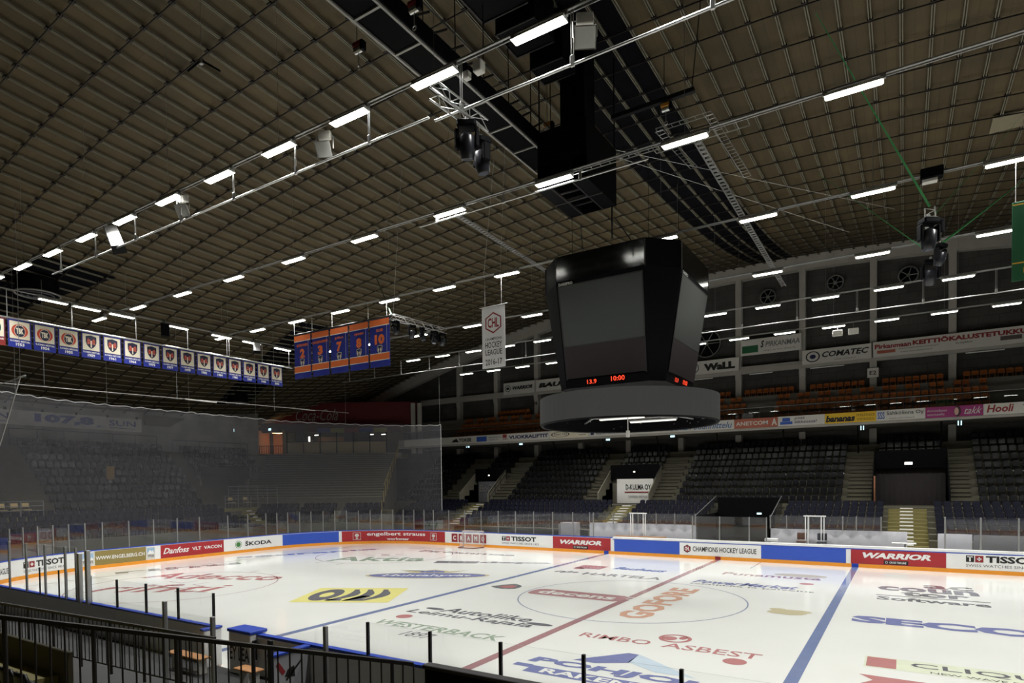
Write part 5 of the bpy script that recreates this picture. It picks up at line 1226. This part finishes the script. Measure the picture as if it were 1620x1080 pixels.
# ------------------------------------------------------------------ hanging cloth banners
YEARS = ['1938', '1953', '1954', '1955', '1959', '1961', '1964', '1975', '1977', '1979', '1982', '1984', '1986', '1987', '1988', '2003']
rl = thing('banner_rail', (-26.2, -3, 12.72), 'pale rail across the end from which the championship pennants hang', 'rail')
MB().bevbox(-26.23, -26.17, -13.5, 4.75, 12.70, 12.77, .01).build('rail', ALU, rl)
FX = -26.2
for k, yr in enumerate(YEARS):
    yc = -10.72-1.02*(1-k) if True else 0
    yc = -11.85+1.022*k+(0.0); wd = .92 if k < 4 else .9
    round_ = k < 4
    t = tag(MB().bevbox(FX-.012, FX+.012, yc-wd/2, yc+wd/2, 11.38, 12.68, .005).build('championship_pennant', (mat('crimson_cloth', (130, 34, 30)) if k == 0 else ROYAL)),
            'hanging pennant reading SUOMEN MESTARI %s with a %s' % (yr, 'red round badge' if round_ else 'dark shield crest'), 'pennant', 'championship pennants on the end rail')
    mp = pl_x(FX+.014, yc, 11.38); mp2 = pl_x(FX+.018, yc, 11.38); mp3 = pl_x(FX+.022, yc, 11.38); mp4 = pl_x(FX+.026, yc, 11.38)
    MB().rect(-wd/2+.03, wd/2-.03, .38, 1.26, mp).build('cream_field', mat('navy_edge', (54, 40, 84)), t)
    MB().rect(-wd/2+.06, wd/2-.06, .41, 1.23, mp2).build('cream_field', BEIGE, t)
    if k == 0:
        MB().disc(0, .82, .3, .33, mp3, 28, inner=.82).build('badge', mat('bottle_print', (30, 90, 60)), t); MB().disc(0, .82, .12, .14, mp3, 20).build('badge', REDCL, t)
    elif round_:
        MB().disc(0, .8, .33, .31, mp3, 32).build('badge', mat('badge_red', (196, 72, 52)), t); MB().disc(0, .78, .2, .27, mp4, 28).build('badge', mat('badge_navy', (30, 34, 60)), t)
        m = MB(); m.disc(0, .78, .225, .29, mp4, 28, inner=.92); text(m, 'TBK', -.15, .15, .65, .92, pl_x(FX+.03, yc, 11.38), .05); text(m, '1932', -.14, .14, 1.02, 1.1, mp4, .02); m.build('badge_lettering', BEIGE, t)
    else:
        shield(MB(), 0, .8, .5, .62, mp3).build('crest', mat('badge_navy', (30, 34, 60)), t)
        m = MB(); m.poly([(-.14, 1.02), (-.03, .92), (-.03, .74), (-.18, .7), (-.2, .9)], mp4); m.poly([(.14, 1.02), (.2, .9), (.18, .7), (.03, .74), (.03, .92)], mp4); m.build('crest_axes', mat('crest_red', (166, 74, 60)), t)
        m = MB(); m.rect(-.03, .03, .56, .9, mp4); 
        for sx in (-.1, .1): m.disc(sx, .93, .022, .022, mp4, 8).disc(sx*1.4, .76, .02, .02, mp4, 8)
        m.build('crest_axes', BEIGE, t)
    text(MB(), 'SUOMEN MESTARI', -wd/2+.07, wd/2-.07, .26, .345, mp2, .02).build('lettering', WHITE, t)
    text(MB(), yr, -.17, .17, .08, .22, mp2, .04).build('lettering', WHITE, t)
NB = [('2', 'KORHONEN'), ('3', 'SAARENHEIMO'), ('7', 'JUTILA'), ('8', 'OJANEN'), ('10', 'SUSI')]
rl = thing('banner_rail', (-16, 0, 13.2), 'thin dark rail holding the five blue number banners', 'rail'); MB().bevbox(-20.1, -12.6, -.03, .03, 13.2, 13.26, .008).build('rail', BLACKM, rl)
m = MB()
for x in (-20, -16.9, -18.5, -14.2, -12.9): m.tube((x, 0, 13.22), (x, 0, 14.1), .014, 5)
m.build('drop_hanger', ALU, rl)
for k, (nu, nm) in enumerate(NB):
    xa = -20.0+1.48*k; xb = xa+1.36
    m = MB(); vs = []; n = 14
    for i in range(n+1):
        u = i/n; x = xa+(xb-xa)*u; d = .02*math.sin(u*9+k)
        for z in (10.73, 13.18): vs += [(x, d*(1 if z < 12 else .3), z), (x, d*(1 if z < 12 else .3)+.012, z)]
    f = []
    for i in range(n): q = 4*i; f += [(q, q+4, q+6, q+2), (q+1, q+3, q+7, q+5), (q+2, q+6, q+7, q+3), (q, q+1, q+5, q+4)]
    f += [(0, 2, 3, 1), (4*n, 4*n+1, 4*n+3, 4*n+2)]
    m.add(vs, f); t = tag(m.build('number_banner', ROYAL), 'blue and orange retired number banner %s hanging from a thin rail' % nu, 'banner', 'retired number banners')
    mp = pl_y(-.025, xa, 10.73); W = xb-xa; mp2 = pl_y(-.03, xa, 10.73)
    m = MB(); m.rect(0, W, 2.1, 2.42, mp).rect(0, W, .35, .67, mp); m.build('orange_stripe', ORCL, t)
    m = MB(); 
    for z in (2.07, .32, .67): m.rect(0, W, z, z+.035, mp2)
    for x in (.16, W-.18): m.rect(x, x+.015, .7, 2.07, mp2) if x > .5 else None
    m.build('white_line', WHITE, t)
    text(MB(), nm, W*.5-.075*len(nm)/1.0*.75, W*.5+.075*len(nm)*.75, 1.78, 1.93, mp, .04).build('lettering', ORCL, t)
    nw = .2 if len(nu) == 1 else .34
    text(MB(), nu, W/2-nw, W/2+nw, 1.14, 1.66, mp, .06).build('number', ORCL, t)
    shield(MB(), W/2, .87, .36, .4, mp).build('crest', BEIGE, t); shield(MB(), W/2, .88, .31, .34, mp2).build('crest', NAVY, t)
    MB().poly([(W/2-.1, 1.0), (W/2-.02, .9), (W/2-.06, .74), (W/2-.13, .86)], pl_y(-.034, xa, 10.73)).poly([(W/2+.1, 1.0), (W/2+.13, .86), (W/2+.06, .74), (W/2+.02, .9)], pl_y(-.034, xa, 10.73)).build('crest_axes', BEIGE, t)
t = tag(MB().bevbox(-7.02, -5.77, -.012, .012, 9.93, 12.68, .005).build('league_banner', mat('white_cloth', (222, 222, 222), .7)), 'tall white hanging banner reading CHL CHAMPIONS HOCKEY LEAGUE 2016-17', 'banner')
mp = pl_y(-.016, -7.02, 9.93); mp2 = pl_y(-.02, -7.02, 9.93); mp3 = pl_y(-.024, -7.02, 9.93)
hexa(MB(), .625, 2.02, .86, .96, mp).build('emblem', REDCL, t); hexa(MB(), .625, 2.02, .74, .82, mp2).build('emblem', MATS['white_cloth'], t)
text(MB(), 'CHL', .32, .93, 1.8, 2.24, mp3, .03).build('lettering', REDCL, t)
text(MB(), 'CHAMPIONS', .18, 1.08, 1.24, 1.36, mp, .01).build('lettering', BLACK, t); text(MB(), 'HOCKEY', .18, 1.08, .9, 1.17, mp, .01).build('lettering', BLACK, t)
text(MB(), 'LEAGUE', .18, 1.08, .58, .83, mp, .01).build('lettering', BLACK, t); text(MB(), '2016-17', .18, 1.08, .13, .4, mp, .01).build('lettering', BLACK, t)
MB().tube((-7.15, 0, 12.7), (-5.62, 0, 12.72), .018, 6).tube((-6.85, 0, 12.7), (-6.85, 0, 14.1), .01, 4).tube((-5.95, 0, 12.7), (-5.95, 0, 14.1), .01, 4).tube((-6.9, 0, 14.1), (-5.2, -1.5, 18.8), .008, 4).tube((-6.0, 0, 14.1), (-4.7, -1.5, 18.8), .008, 4).build('hanging_cable', ALU, t)
t = tag(MB().bevbox(12.02, 13.6, -.012, .012, 10.45, 12.75, .005).build('green_banner', GREENCL), 'green cloth banner with gold stripes cut by the right edge', 'banner')
MB().rect(0, 1.56, 2.2, 2.24, pl_y(-.016, 12.03, 10.45)).rect(0, 1.56, .5, .54, pl_y(-.016, 12.03, 10.45)).build('gold_stripe', GOLD, t)
text(MB(), 'V', .26, .5, 1.95, 2.12, pl_y(-.016, 12.03, 10.45), .02).build('lettering', GOLD, t); text(MB(), '19', .26, .7, .2, .38, pl_y(-.016, 12.03, 10.45), .03).build('lettering', GOLD, t)
MB().tube((12.1, 0, 12.75), (12.1, 0, 14.1), .01, 4).tube((13.5, 0, 12.75), (13.5, 0, 14.1), .01, 4).build('hanging_cable', ALU, t)
# ------------------------------------------------------------------ black duct boxes, catwalk
db = thing('duct_box', (.27, -4.8, 14), 'large black hanging duct box with open framed underside above the scoreboard', 'duct')
MB().box(-.62, 1.1, -6.0, -3.66, 14.75, 15.85).build('duct_body', MATK, db)
m = MB(); 
for x0_, x1_, y0_, y1_ in ((-.62, -.15, -6, -3.66), (.62, 1.1, -6, -3.66)): m.box(x0_, x1_, y0_, y1_, 14.0, 14.75)
m.box(-.62, 1.1, -3.7, -3.66, 14, 14.75).box(-.62, 1.1, -6.0, -5.96, 14, 14.75); m.build('duct_skirt', MATK, db)
m = MB()
for y in (-5.3, -4.83, -4.3): m.box(-.2, .65, y-.02, y+.02, 14.05, 14.1)
m.box(-.62, 1.1, -4.86, -4.8, 13.98, 14.03).box(-.16, -.12, -6, -3.66, 13.98, 14.05).box(.6, .64, -6, -3.66, 13.98, 14.05); m.build('open_frame', DARKRAIL, db)
MB().box(-.1, .75, -5.4, -4.6, 15.85, 18.9).build('duct_shaft', MATK, db)
m = MB()
for (x, y) in ((-.6, -5.9), (1.05, -5.9), (1.05, -3.7), (-.6, -3.7)): m.tube((x, y, 15.8), (x, y, 18.9), .025, 5)
m.tube((-.62, -3.8, 14.3), (-4.2, -2.0, 13.2), .012, 4); m.build('hanging_rod', BLACKM, db)
for k, (y0_, y1_, zb, w0, w1) in enumerate(((-15.5, -9.9, 18.1, -1.1, .5), (-9.6, -8.4, 18.0, -1.0, .5), (-8.1, -6.9, 17.8, -.8, .5), (-6.6, -5.7, 17.5, -.5, .6))):
    t = thing('ceiling_duct', (0, (y0_+y1_)/2, zb), 'black box section under the ceiling, %s of four running towards the duct box' % ('nearest', 'second', 'third', 'last')[k], 'duct', 'black ceiling ducts')
    MB().box(w0, w1, y0_, y1_, zb, 18.95).build('duct_body', MATK, t)
    m = MB().box(w0-.02, w0+.03, y0_, y1_, zb-.04, zb).box(w0, w1, y1_-.04, y1_, zb-.04, zb).box(w0, w1, y0_, y0_+.04, zb-.04, zb); m.build('edge_frame', DARKRAIL, t)
cwk = thing('catwalk', (-1.06, -10, 15.5), 'long black mesh catwalk hung from the ceiling beside the duct box', 'catwalk')
for k in range(9):
    y0_ = -17.2+1.4*k; MB().box(-1.5, -.7, y0_+.03, y0_+1.37, 15.5, 15.53).build('mesh_floor', mat('mesh_floor', (4, 4, 6), .6, .0, var=.5, scale=40, spec=.04), cwk)
    MB().box(-1.52, -.66, y0_-.03, y0_+.03, 15.46, 15.52).build('cross_bar', GREYP, cwk)
MB().box(-1.56, -1.5, -17.2, -4.4, 15.45, 15.58).build('side_rail', GREYP, cwk); MB().box(-.7, -.64, -17.2, -4.4, 15.45, 15.58).build('side_rail', GREYP, cwk)
MB().box(-.64, -.6, -17.2, -4.7, 15.5, 15.95).build('kick_board', MATK, cwk)
for k in range(10):
    y = -16.8+1.3*k; MB().tube((-.62, y, 15.5), (-.62, y, roofz(0, y)), .016, 5).build('hanging_rod', BLACKM, cwk)
m = MB().tube((-.6, -16, 16.4), (-.6, -5, 16.4), .02, 5)
for k in range(14): m.tube((-.6, -14+.7*k, 15.9), (-.5, -13.6+.7*k, 16.2), .03, 5)
m.build('cable_loops', BLACKM, cwk)
# trusses with moving heads
def truss(name, p0, p1, label, w=.26):
    t = thing(name, p0, label, 'lighting truss', 'hanging lighting trusses'); a = Vector(p0); b = Vector(p1); d = (b-a).normalized(); u = d.cross(Vector((0, 0, 1))).normalized(); v = Vector((0, 0, 1)); m = MB()
    cs_ = [u*w/2+v*w/2, -u*w/2+v*w/2, -u*w/2-v*w/2, u*w/2-v*w/2]
    for c in cs_: m.tube(a+c, b+c, .022, 6)
    m.build('chord_tubes', ALU, t); m = MB(); L = (b-a).length; n = int(L/.3)
    for i in range(n):
        for j in range(4):
            c0, c1 = cs_[j], cs_[(j+1) % 4]; s0, s1 = (c0, c1) if i % 2 else (c1, c0); m.tube(a+d*L*i/n+s0, a+d*L*(i+1)/n+s1, .01, 4)
    m.build('lattice_bars', ALU, t); return t
truss('lighting_truss', (.9, -13.1, 13.0), (1.0, -11.4, 13.0), 'silver truss hanging below the first batten beside the catwalk')
tq = truss('lighting_truss', (-12.15, -.5, 13.0), (-11.75, 3.3, 12.95), 'long silver truss at the right end of the number banners')
truss('lighting_truss', (10.0, -.1, 12.95), (10.15, 3.0, 12.95), 'silver truss seen end on, held by green straps at right')
def moving_head(loc, rz, tilt, label, s=1.):
    t = proto('moving_head', label, 'stage light', 'moving head stage lights'); t.scale = (s, s, s)
    MB().bevbox(-.19, .19, -.15, .15, -.16, -.02, .03).build('base', MATK, t)
    MB().bevbox(-.03, .03, -.02, .02, -.02, .08, .01).build('clamp', ALU, t)
    for sx in (-1, 1): MB().bevbox(sx*.2-.04, sx*.2+.04, -.09, .09, -.55, -.16, .03).build('yoke_arm', MATK, t)
    mx = Matrix.Translation((0, 0, -.46)) @ Matrix.Rotation(tilt, 4, 'X'); m = MB(); n = 14
    prof = [(.08, .2), (.16, .14), (.165, -.1), (.13, -.26), (.12, -.27)]; vs = []
    for r, z in prof: vs += [mx @ Vector((r*math.cos(2*PI*i/n), r*math.sin(2*PI*i/n), z)) for i in range(n)]
    f = [(j*n+i, (j+1)*n+i, (j+1)*n+(i+1) % n, j*n+(i+1) % n) for j in range(4) for i in range(n)]+[tuple(range(n)), tuple(range(5*n-1, 4*n-1, -1))]
    m.add(vs, f).build('lamp_head', mat('head_black', (34, 35, 40), .3), t, True)
    MB().add([mx @ Vector((.1*math.cos(2*PI*i/n), .1*math.sin(2*PI*i/n), -.275)) for i in range(n)], [tuple(range(n-1, -1, -1))]).build('lens', mat('lens', (90, 94, 104), .05), t)
    return moved(t, loc, rz)
moving_head((.95, -12.0, 12.88), .5, .3, 'black moving head under the truss by the catwalk, upper one', 1.15); moving_head((1.0, -11.5, 12.7), -.4, .2, 'black moving head under the truss by the catwalk, lower one', 1.1)
for i, (y, tl_) in enumerate(((-.2, .2), (.9, .5), (1.6, -.4), (2.5, .3), (3.1, -.3))): moving_head((-12.1+.1*y, y, 12.85), i*1.1, tl_, 'stage light under the truss by the number banners, %s from the left' % ORD[i], .95)
moving_head((9.98, .0, 12.8), .6, .1, 'largest black moving head on the strapped truss at right', 1.35)
moving_head((10.2, .35, 12.85), -.6, -.5, 'black moving head with pale side on the strapped truss', .9); moving_head((10.1, 2.4, 12.2), .2, .4, 'lowest black moving head under the strapped truss', 1.2); moving_head((10.35, 1.8, 12.5), 1., .3, 'right black moving head under the strapped truss', 1.0)
sb_ = [((10, -.1, 13.1), (7.05, -2.45, roofz(7, -2.5)), .045, 'thick green strap running up left from the truss at right'), ((10.15, .7, 13.1), (12.76, 3.88, 17.0), .012, 'thin green strap running up right from the truss'), ((10.39, 1.83, 12.5), (12.95, 4.9, 15.2), .04, 'green strap running right behind the lamps'), ((9.8, 1.75, 12.5), (6.3, 4.3, 17), .016, 'thin green strap running up left behind the moving heads')]
for a, b, r, lb in sb_:
    t = thing('strap', a, lb, 'strap'); MB().tube(a, b, r, 4, r*.35).build('webbing', GREENP, t)
for a, b, lb in (((-12.15, -.45, 13.1), (-18.4, 5, 17.5), 'left'),):
    t = thing('strap', a, 'dim green strap rising left from the banner truss', 'strap'); MB().tube(a, b, .03, 4).build('webbing', mat('dim_green', (50, 80, 50)), t)
t = thing('suspension_wire', (-11.9, 0, 13), 'thin wire above the left end of the banner truss', 'wire'); MB().tube((-12.1, -.4, 13.1), (-9.5, -2.5, 18.8), .012, 4).build('wire', ALU, t)
# cable trays
for a, b, lb in (((4.0, -4.5, 15.0), (3.9, 12.5, 15.0), 'right'), ((-4.3, -5.9, 14.35), (-5.0, 6.4, 14.6), 'left')):
    t = thing('cable_tray', a, 'perforated grey cable tray crossing above the scoreboard on its %s side' % lb, 'cable tray'); m = MB(); n = 60
    for i in range(n):
        if i % 2 == 0 or True:
            u0, u1 = i/n, (i+.55)/n; p0 = Vector(a).lerp(Vector(b), u0); p1 = Vector(a).lerp(Vector(b), u1); m.box(p0.x-.12, p0.x+.12, p0.y, p1.y, p0.z, p0.z+.02)
    m.build('tray_base', GREYM, t); m = MB()
    for dx in (-.1, .1): m.tube((a[0]+dx, a[1], a[2]), (b[0]+dx, b[1], b[2]), .025, 4)
    m.build('tray_side', GREYM, t)
def ladder(a, b, w, label, z2=0):
    t = thing('cable_ladder', a, label, 'cable ladder', 'cable ladders'); a = Vector(a); b = Vector(b); d = (b-a).normalized(); u = d.cross(Vector((0, 0, 1))).normalized()*w/2; m = MB()
    m.tube(a+u, b+u, .016, 5).tube(a-u, b-u, .016, 5); n = max(3, int((b-a).length/.28))
    for i in range(n+1): p_ = a.lerp(b, i/n); m.tube(p_+u, p_-u, .012, 4)
    m.build('ladder_frame', ALU, t)
ladder((-4.8, -6.2, 14.25), (-3.0, -6.2, 14.25), .3, 'short cable ladder on the second lamp row, left')
ladder((.4, -6.15, 14.2), (3.4, -6.15, 14.2), .3, 'cable ladder on the second lamp row near the duct box')
ladder((3.2, -5.95, 14.25), (5.8, -5.95, 14.25), .5, 'wide cable ladder right of the second row battens')
ladder((1.6, -1.0, 17.6), (3.6, -1.0, 17.6), .25, 'cable ladder under the ceiling right of the black ducts'); ladder((1.7, -1, 17.55), (2.0, 2.4, 17.55), .28, 'cable ladder pointing away beside the dark panels'); ladder((3.5, -1, 17.55), (3.7, 4.4, 17.55), .28, 'second cable ladder pointing away near the yellow hoist')
def hoist(loc, col, label, beam=None):
    t = proto('chain_hoist', label, 'chain hoist', 'chain hoists'); MB().bevbox(-.16, .16, -.08, .08, -.02, .12, .03).build('body', mat('hoist_'+col[0], col[1]), t)
    MB().tube((-.12, 0, -.08), (.12, 0, -.08), .07, 10).build('motor', ALU, t); MB().bevbox(.1, .2, -.08, .08, -.14, .1, .02).build('end_cover', MATK, t)
    MB().tube((0, 0, -.15), (0, 0, -.45), .012, 5).torus((0, 0, -.5), .05, .014, 'y', 12, 5).build('hook', ALU, t)
    MB().tube((-.05, 0, .1), (-.05, 0, 1.6), .012, 4).build('chain', BLACKM, t)
    return moved(t, loc)
hoist((-2.1, -12.3, 15.5), ('red', (120, 30, 28)), 'red chain hoist hanging left of the catwalk'); hoist((-.25, -12.35, 15.7), ('red', 0), 'red and yellow chain hoist right of the catwalk at the top')
hoist((-.75, -5.0, 16.6), ('amber', (190, 130, 40)), 'amber chain hoist left of the black duct shaft'); hoist((3.0, -4.2, 16.4), ('amber', 0), 'amber chain hoist on the dark beam right of the ducts')
t = thing('hoist_beam', (2.5, -4, 16.7), 'dark slanting beam carrying the amber hoist', 'beam'); MB().box(1.2, 3.9, -4.3, -4.15, 16.55, 16.68).build('beam', BLACKM, t); MB().tube((3.8, -4.2, 16.6), (4.4, -5.2, 18.8), .015, 4).build('stay', BLACKM, t)
t = thing('stay_wires', (0, -6, 15), 'pair of thin wires crossing from the duct box towards the right', 'wire'); MB().tube((-.4, -5.3, 16.0), (9.0, 5.5, 15.3), .005, 4).tube((-.4, -5.3, 16.0), (7.5, 4.5, 14.4), .005, 4).build('wire', ALU, t)
def vent(loc, R, label):
    t = proto('ceiling_vent', label, 'vent', 'round ceiling vents'); 
    MB().torus((0, 0, 0), R, .05, 'z', 40, 6).build('outer_ring', GREYP, t); MB().torus((0, 0, -.04), R*.72, .04, 'z', 36, 6).torus((0, 0, -.1), R*.45, .04, 'z', 28, 6).build('cone_rings', mat('vent_grey', (80, 80, 84)), t)
    MB().tube((0, 0, -.16), (0, 0, .1), R*.2, 16).build('core', MATS['vent_grey'], t); MB().tube((0, 0, .02), (0, 0, .8), R*.96, 32).build('duct', MATK, t)
    return moved(t, loc)
vent((-30.0, -8.6, roofz(-30, -8.6)-.75), 1.0, 'large round ceiling vent at the left edge of the picture'); vent((-42, 11.3, roofz(-42, 11.3)-.6), .95, 'round ceiling vent above the grey end wall'); vent((-24.6, 17.5, roofz(-24.6, 17.5)-.4), .7, 'small round ceiling vent behind the number banners')
mk = thing('microphone_hanger', (-10, -18, 17), 'small hanging frame with two dark arms at upper left', 'hanging frame')
P_ = Vector((-7.6, -13.0, 16.8)); MB().tube(P_, P_+Vector((-.35, -.2, -.3)), .03, 6).build('arm', MATK, mk); MB().tube(P_, P_+Vector((.5, .25, -.35)), .03, 6).build('arm', MATK, mk); MB().tube(P_, (P_.x, P_.y, roofz(P_.x, P_.y)), .006, 4).build('wire', ALU, mk); MB().bevbox(P_.x-.06, P_.x+.06, P_.y-.05, P_.y+.05, P_.z-.12, P_.z+.04, .01).build('mount', GREYM, mk)
bx = thing('projector_box', (10.1, 0, 13.9), 'black box with a white lower strip on the middle lamp rail at right', 'box'); MB().bevbox(9.75, 10.35, -.16, .16, 13.98, 14.3, .02).build('body', MATK, bx); MB().bevbox(9.8, 10.2, -.12, .12, 13.88, 13.97, .01).build('lower_strip', SIGNW, bx)
for x in (-13.2, 1.2): pass

# ------------------------------------------------------------------ near side: gate, benches, railings
nf = thing('concrete_stand', (0, -18, 0), None, None); struct(nf, 'concrete steps and platforms of the near stand')
MB().box(-30, 20, -17.3, -14.3, -.055, .12).build('bench_floor', mat('rubber_floor', (58, 58, 58), .8), nf)
MB().box(-30, -6.5, -18.6, -17.3, -.06, .55).build('near_step', OLIVEC, nf); MB().box(-30, 1.5, -20.0, -18.6, -.06, 1.0).build('near_step', OLIVEC, nf)
MB().box(-30, 5.5, -22.2, -20.0, -.06, 1.5).build('near_step', OLIVEC, nf); MB().box(-30, 20, -32, -22.2, -.06, 2.2).build('near_step', OLIVEC, nf)
MB().box(-30, -6, -17.4, -17.3, .0, 1.1).build('near_wall', mat('dark_olive', (60, 56, 34), .8), nf)
gt = thing('gate_post_box', (-4.5, -14.6, 0), 'white box with a blue cap and black lettering at the bench gate', 'gate box')
MB().bevbox(-4.7, -3.85, -14.45, -14.0, .1, 1.12, .015).build('body', WHITE, gt); MB().bevbox(-4.73, -3.82, -14.48, -13.98, 1.12, 1.2, .015).build('cap', BLUE, gt)
text(MB(), 'EY LEA', -4.66, -3.9, .45, .78, pl_y(-14.455), .02).build('lettering', BLACK, gt)
MB().bevbox(-3.85, -3.8, -14.4, -14.3, .5, .98, .01).tube((-3.78, -14.35, .9), (-3.7, -14.35, .9), .03, 6).build('latch', BLACKM, gt)
gp = thing('gate_end', (-5.6, -14.3, 0), 'white end panel of the boards with a dark latch left of the gate', 'board end'); MB().bevbox(-5.62, -5.5, -14.6, -14.12, .1, 1.04, .01).build('panel', WHITE, gp); MB().bevbox(-5.64, -5.48, -14.63, -14.1, 1.05, 1.11, .01).build('cap', BLUE, gp); MB().bevbox(-5.5, -5.46, -14.45, -14.38, .3, .9, .01).build('latch', BLACKM, gp)
for xa, xb, ya, lb in ((-6.4, -4.95, -14.9, 'left of the gate box'), (-3.6, -2.9, -14.9, 'right of the gate box')):
    t = thing('bench', (xa, ya, 0), 'light brown wooden bench plank '+lb, 'bench'); MB().bevbox(xa, xb, ya-.18, ya+.14, .5, .54, .01).build('seat', PINE, t)
    for x in (xa+.15, xb-.15): MB().bevbox(x-.03, x+.03, ya-.1, ya+.1, .12, .5, .005).build('leg', SIGNW, t)
dp = thing('door_panel', (-3.0, -14.9, 0), 'white bench divider with a blue cap and a red and black mark', 'divider')
MB().bevbox(-2.06, -1.95, -15.25, -14.28, .1, 1.04, .01).build('panel', CLOTHW, dp)
MB().bevbox(-2.1, -1.91, -15.28, -14.28, 1.04, 1.1, .01).build('cap', BLUE, dp)
dm = lambda a, b: (-1.944, -14.35-a*.55, b)
MB().poly([(1.2, .6), (1.5, .85), (1.35, .9), (1.05, .66)], dm).build('mark', REDCL, dp); MB().poly([(.95, .7), (1.1, .55), (.6, .5), (.65, .75)], dm).poly([(1.0, .45), (1.05, .5), (.3, .85), (.28, .8)], dm).build('mark', BLACK, dp)
PZ = 1.84
t = thing('rinkside_screen', (5, -15.9, 0), 'long dark back panel with rails behind the near bench glass', 'panel')
MB().bevbox(2.95, 13, -16.1, -16.02, .12, PZ-.06, .01).build('panel', MATK, t); MB().bevbox(2.95, 13, -16.16, -15.98, PZ-.06, PZ, .01).build('top_rail', DARKRAIL, t); MB().bevbox(2.95, 13, -16.15, -16.1, PZ-.5, PZ-.45, .005).build('mid_rail', DARKRAIL, t)
t = thing('rinkside_screen', (-2, -16.4, 0), 'grey panel strip behind the bars at the players bench', 'panel'); MB().bevbox(-1.9, -.3, -16.3, -16.25, .12, .75, .01).build('panel', mat('mid_grey_panel', (116, 112, 106)), t)
def railing(P0, P1, h, sp_, label, post_every=7, w=.022, bar=.009, posts=True):
    t = thing('barred_railing', P0, label, 'railing'); a = Vector(P0); b = Vector(P1); d = b-a; L = Vector((d.x, d.y, 0)).length; n = int(L/sp_)
    dd = d.normalized(); u = Vector((0, 0, 1)); sd = dd.cross(u).normalized()
    m = MB(); vs = []
    for q in (a, b):
        for s, z in ((-w, 0), (w, 0), (w, -.06), (-w, -.06)): vs.append(q+sd*s+u*z)
    m.add(vs, [(3, 2, 1, 0), (4, 5, 6, 7), (0, 1, 5, 4), (1, 2, 6, 5), (2, 3, 7, 6), (3, 0, 4, 7)]).build('top_rail', DARKRAIL, t)
    m = MB(); vs = []
    for q in (a, b):
        for s, z in ((-.012, -h), (.012, -h), (.012, -h-.03), (-.012, -h-.03)): vs.append(q+sd*s+u*z)
    m.add(vs, [(3, 2, 1, 0), (4, 5, 6, 7), (0, 1, 5, 4), (1, 2, 6, 5), (2, 3, 7, 6), (3, 0, 4, 7)]).build('bottom_rail', DARKRAIL, t)
    for i in range(n+1):
        p_ = a+d*i/n; big = i % post_every == 0
        if big: MB().tube(p_+u*-.02, p_-u*(h+.2), .03, 8).build('rail_post', DARKRAIL, t)
        else: MB().tube(p_-u*.03, p_-u*h, bar, 6).build('bar', DARKRAIL, t)
    return t
railing((-1.2, -21.08, 3.247), (2.829, -16.217, 1.876), 1.0, .165, 'nearest dark barred railing sloping down across the lower left', 6, .03, .013)
railing((-12.5, -17.2, 1.74), (-1.2, -17.0, 1.95), .95, .18, 'second dark barred railing behind the nearest one', 7, .025, .012)
t = thing('glass_guard', (-5, -16.6, 0), 'tall clear guard glass with grey posts behind the second railing', 'glass screen')
for a, b in ((-5.6, -3.54), (-3.54, -1.87)): MB().box(a+.03, b-.03, -16.62, -16.61, 1.0, 2.15).build('glass_pane', [GLASS], t)
for x, z in ((-3.54, 2.33), (-1.87, 2.18)): MB().bevbox(x-.035, x+.035, -16.66, -16.58, .1, z, .008).build('post', GREYM, t)
def near_seat(loc, rz, label):
    t = proto('arena_chair', label, 'seat', 'black seats right in front of the camera'); m = MB(); vs = []; fs = []
    for j in range(7):
        z = .35+.5*j/6; wd = .24*(1 if j < 5 else (.93 if j == 5 else .7))
        for i in range(9):
            u = -1+i/4; vs.append((u*wd, .06*(u*u)*-1+.05*j/6, z+(.02*(1-u*u) if j == 6 else 0)))
    k = len(vs)
    vs += [(x, y+.04, z) for x, y, z in vs]
    for j in range(6):
        for i in range(8): a = j*9+i; fs += [(a, a+1, a+10, a+9), (k+a+1, k+a, k+a+9, k+a+10)]
    for i in range(8): a = 54+i; fs.append((a, a+1, k+a+1, k+a))
    for j in range(6): a = j*9; fs += [(a+9, a, k+a, k+a+9)[::-1], (a+17, a+8, k+a+8, k+a+17)]
    m.add(vs, fs).build('backrest', mat('near_seat_black', (20, 20, 23), .35), t, True)
    MB().bevbox(-.22, .22, -.12, -.02, .3, .72, .03).build('folded_seat', MATS['near_seat_black'], t); MB().bevbox(-.25, -.21, -.05, .06, 0, .4, .01).bevbox(.21, .25, -.05, .06, 0, .4, .01).build('side_bracket', MATK, t)
    return moved(t, loc, rz)
for i in range(4):
    near_seat((.9+.52*i+.3, -21.3+.35*i, 1.5), PI*.78, 'black seat back at the bottom edge left of centre, %s from the left' % ORD[i])
for i in range(5):
    near_seat((-3.2+.52*i, -20.6, 1.5) if False else (-4.2+.52*i, -19.6, 1.0), PI, 'dark seat behind the lower left railing, %s from the left' % ORD[i])
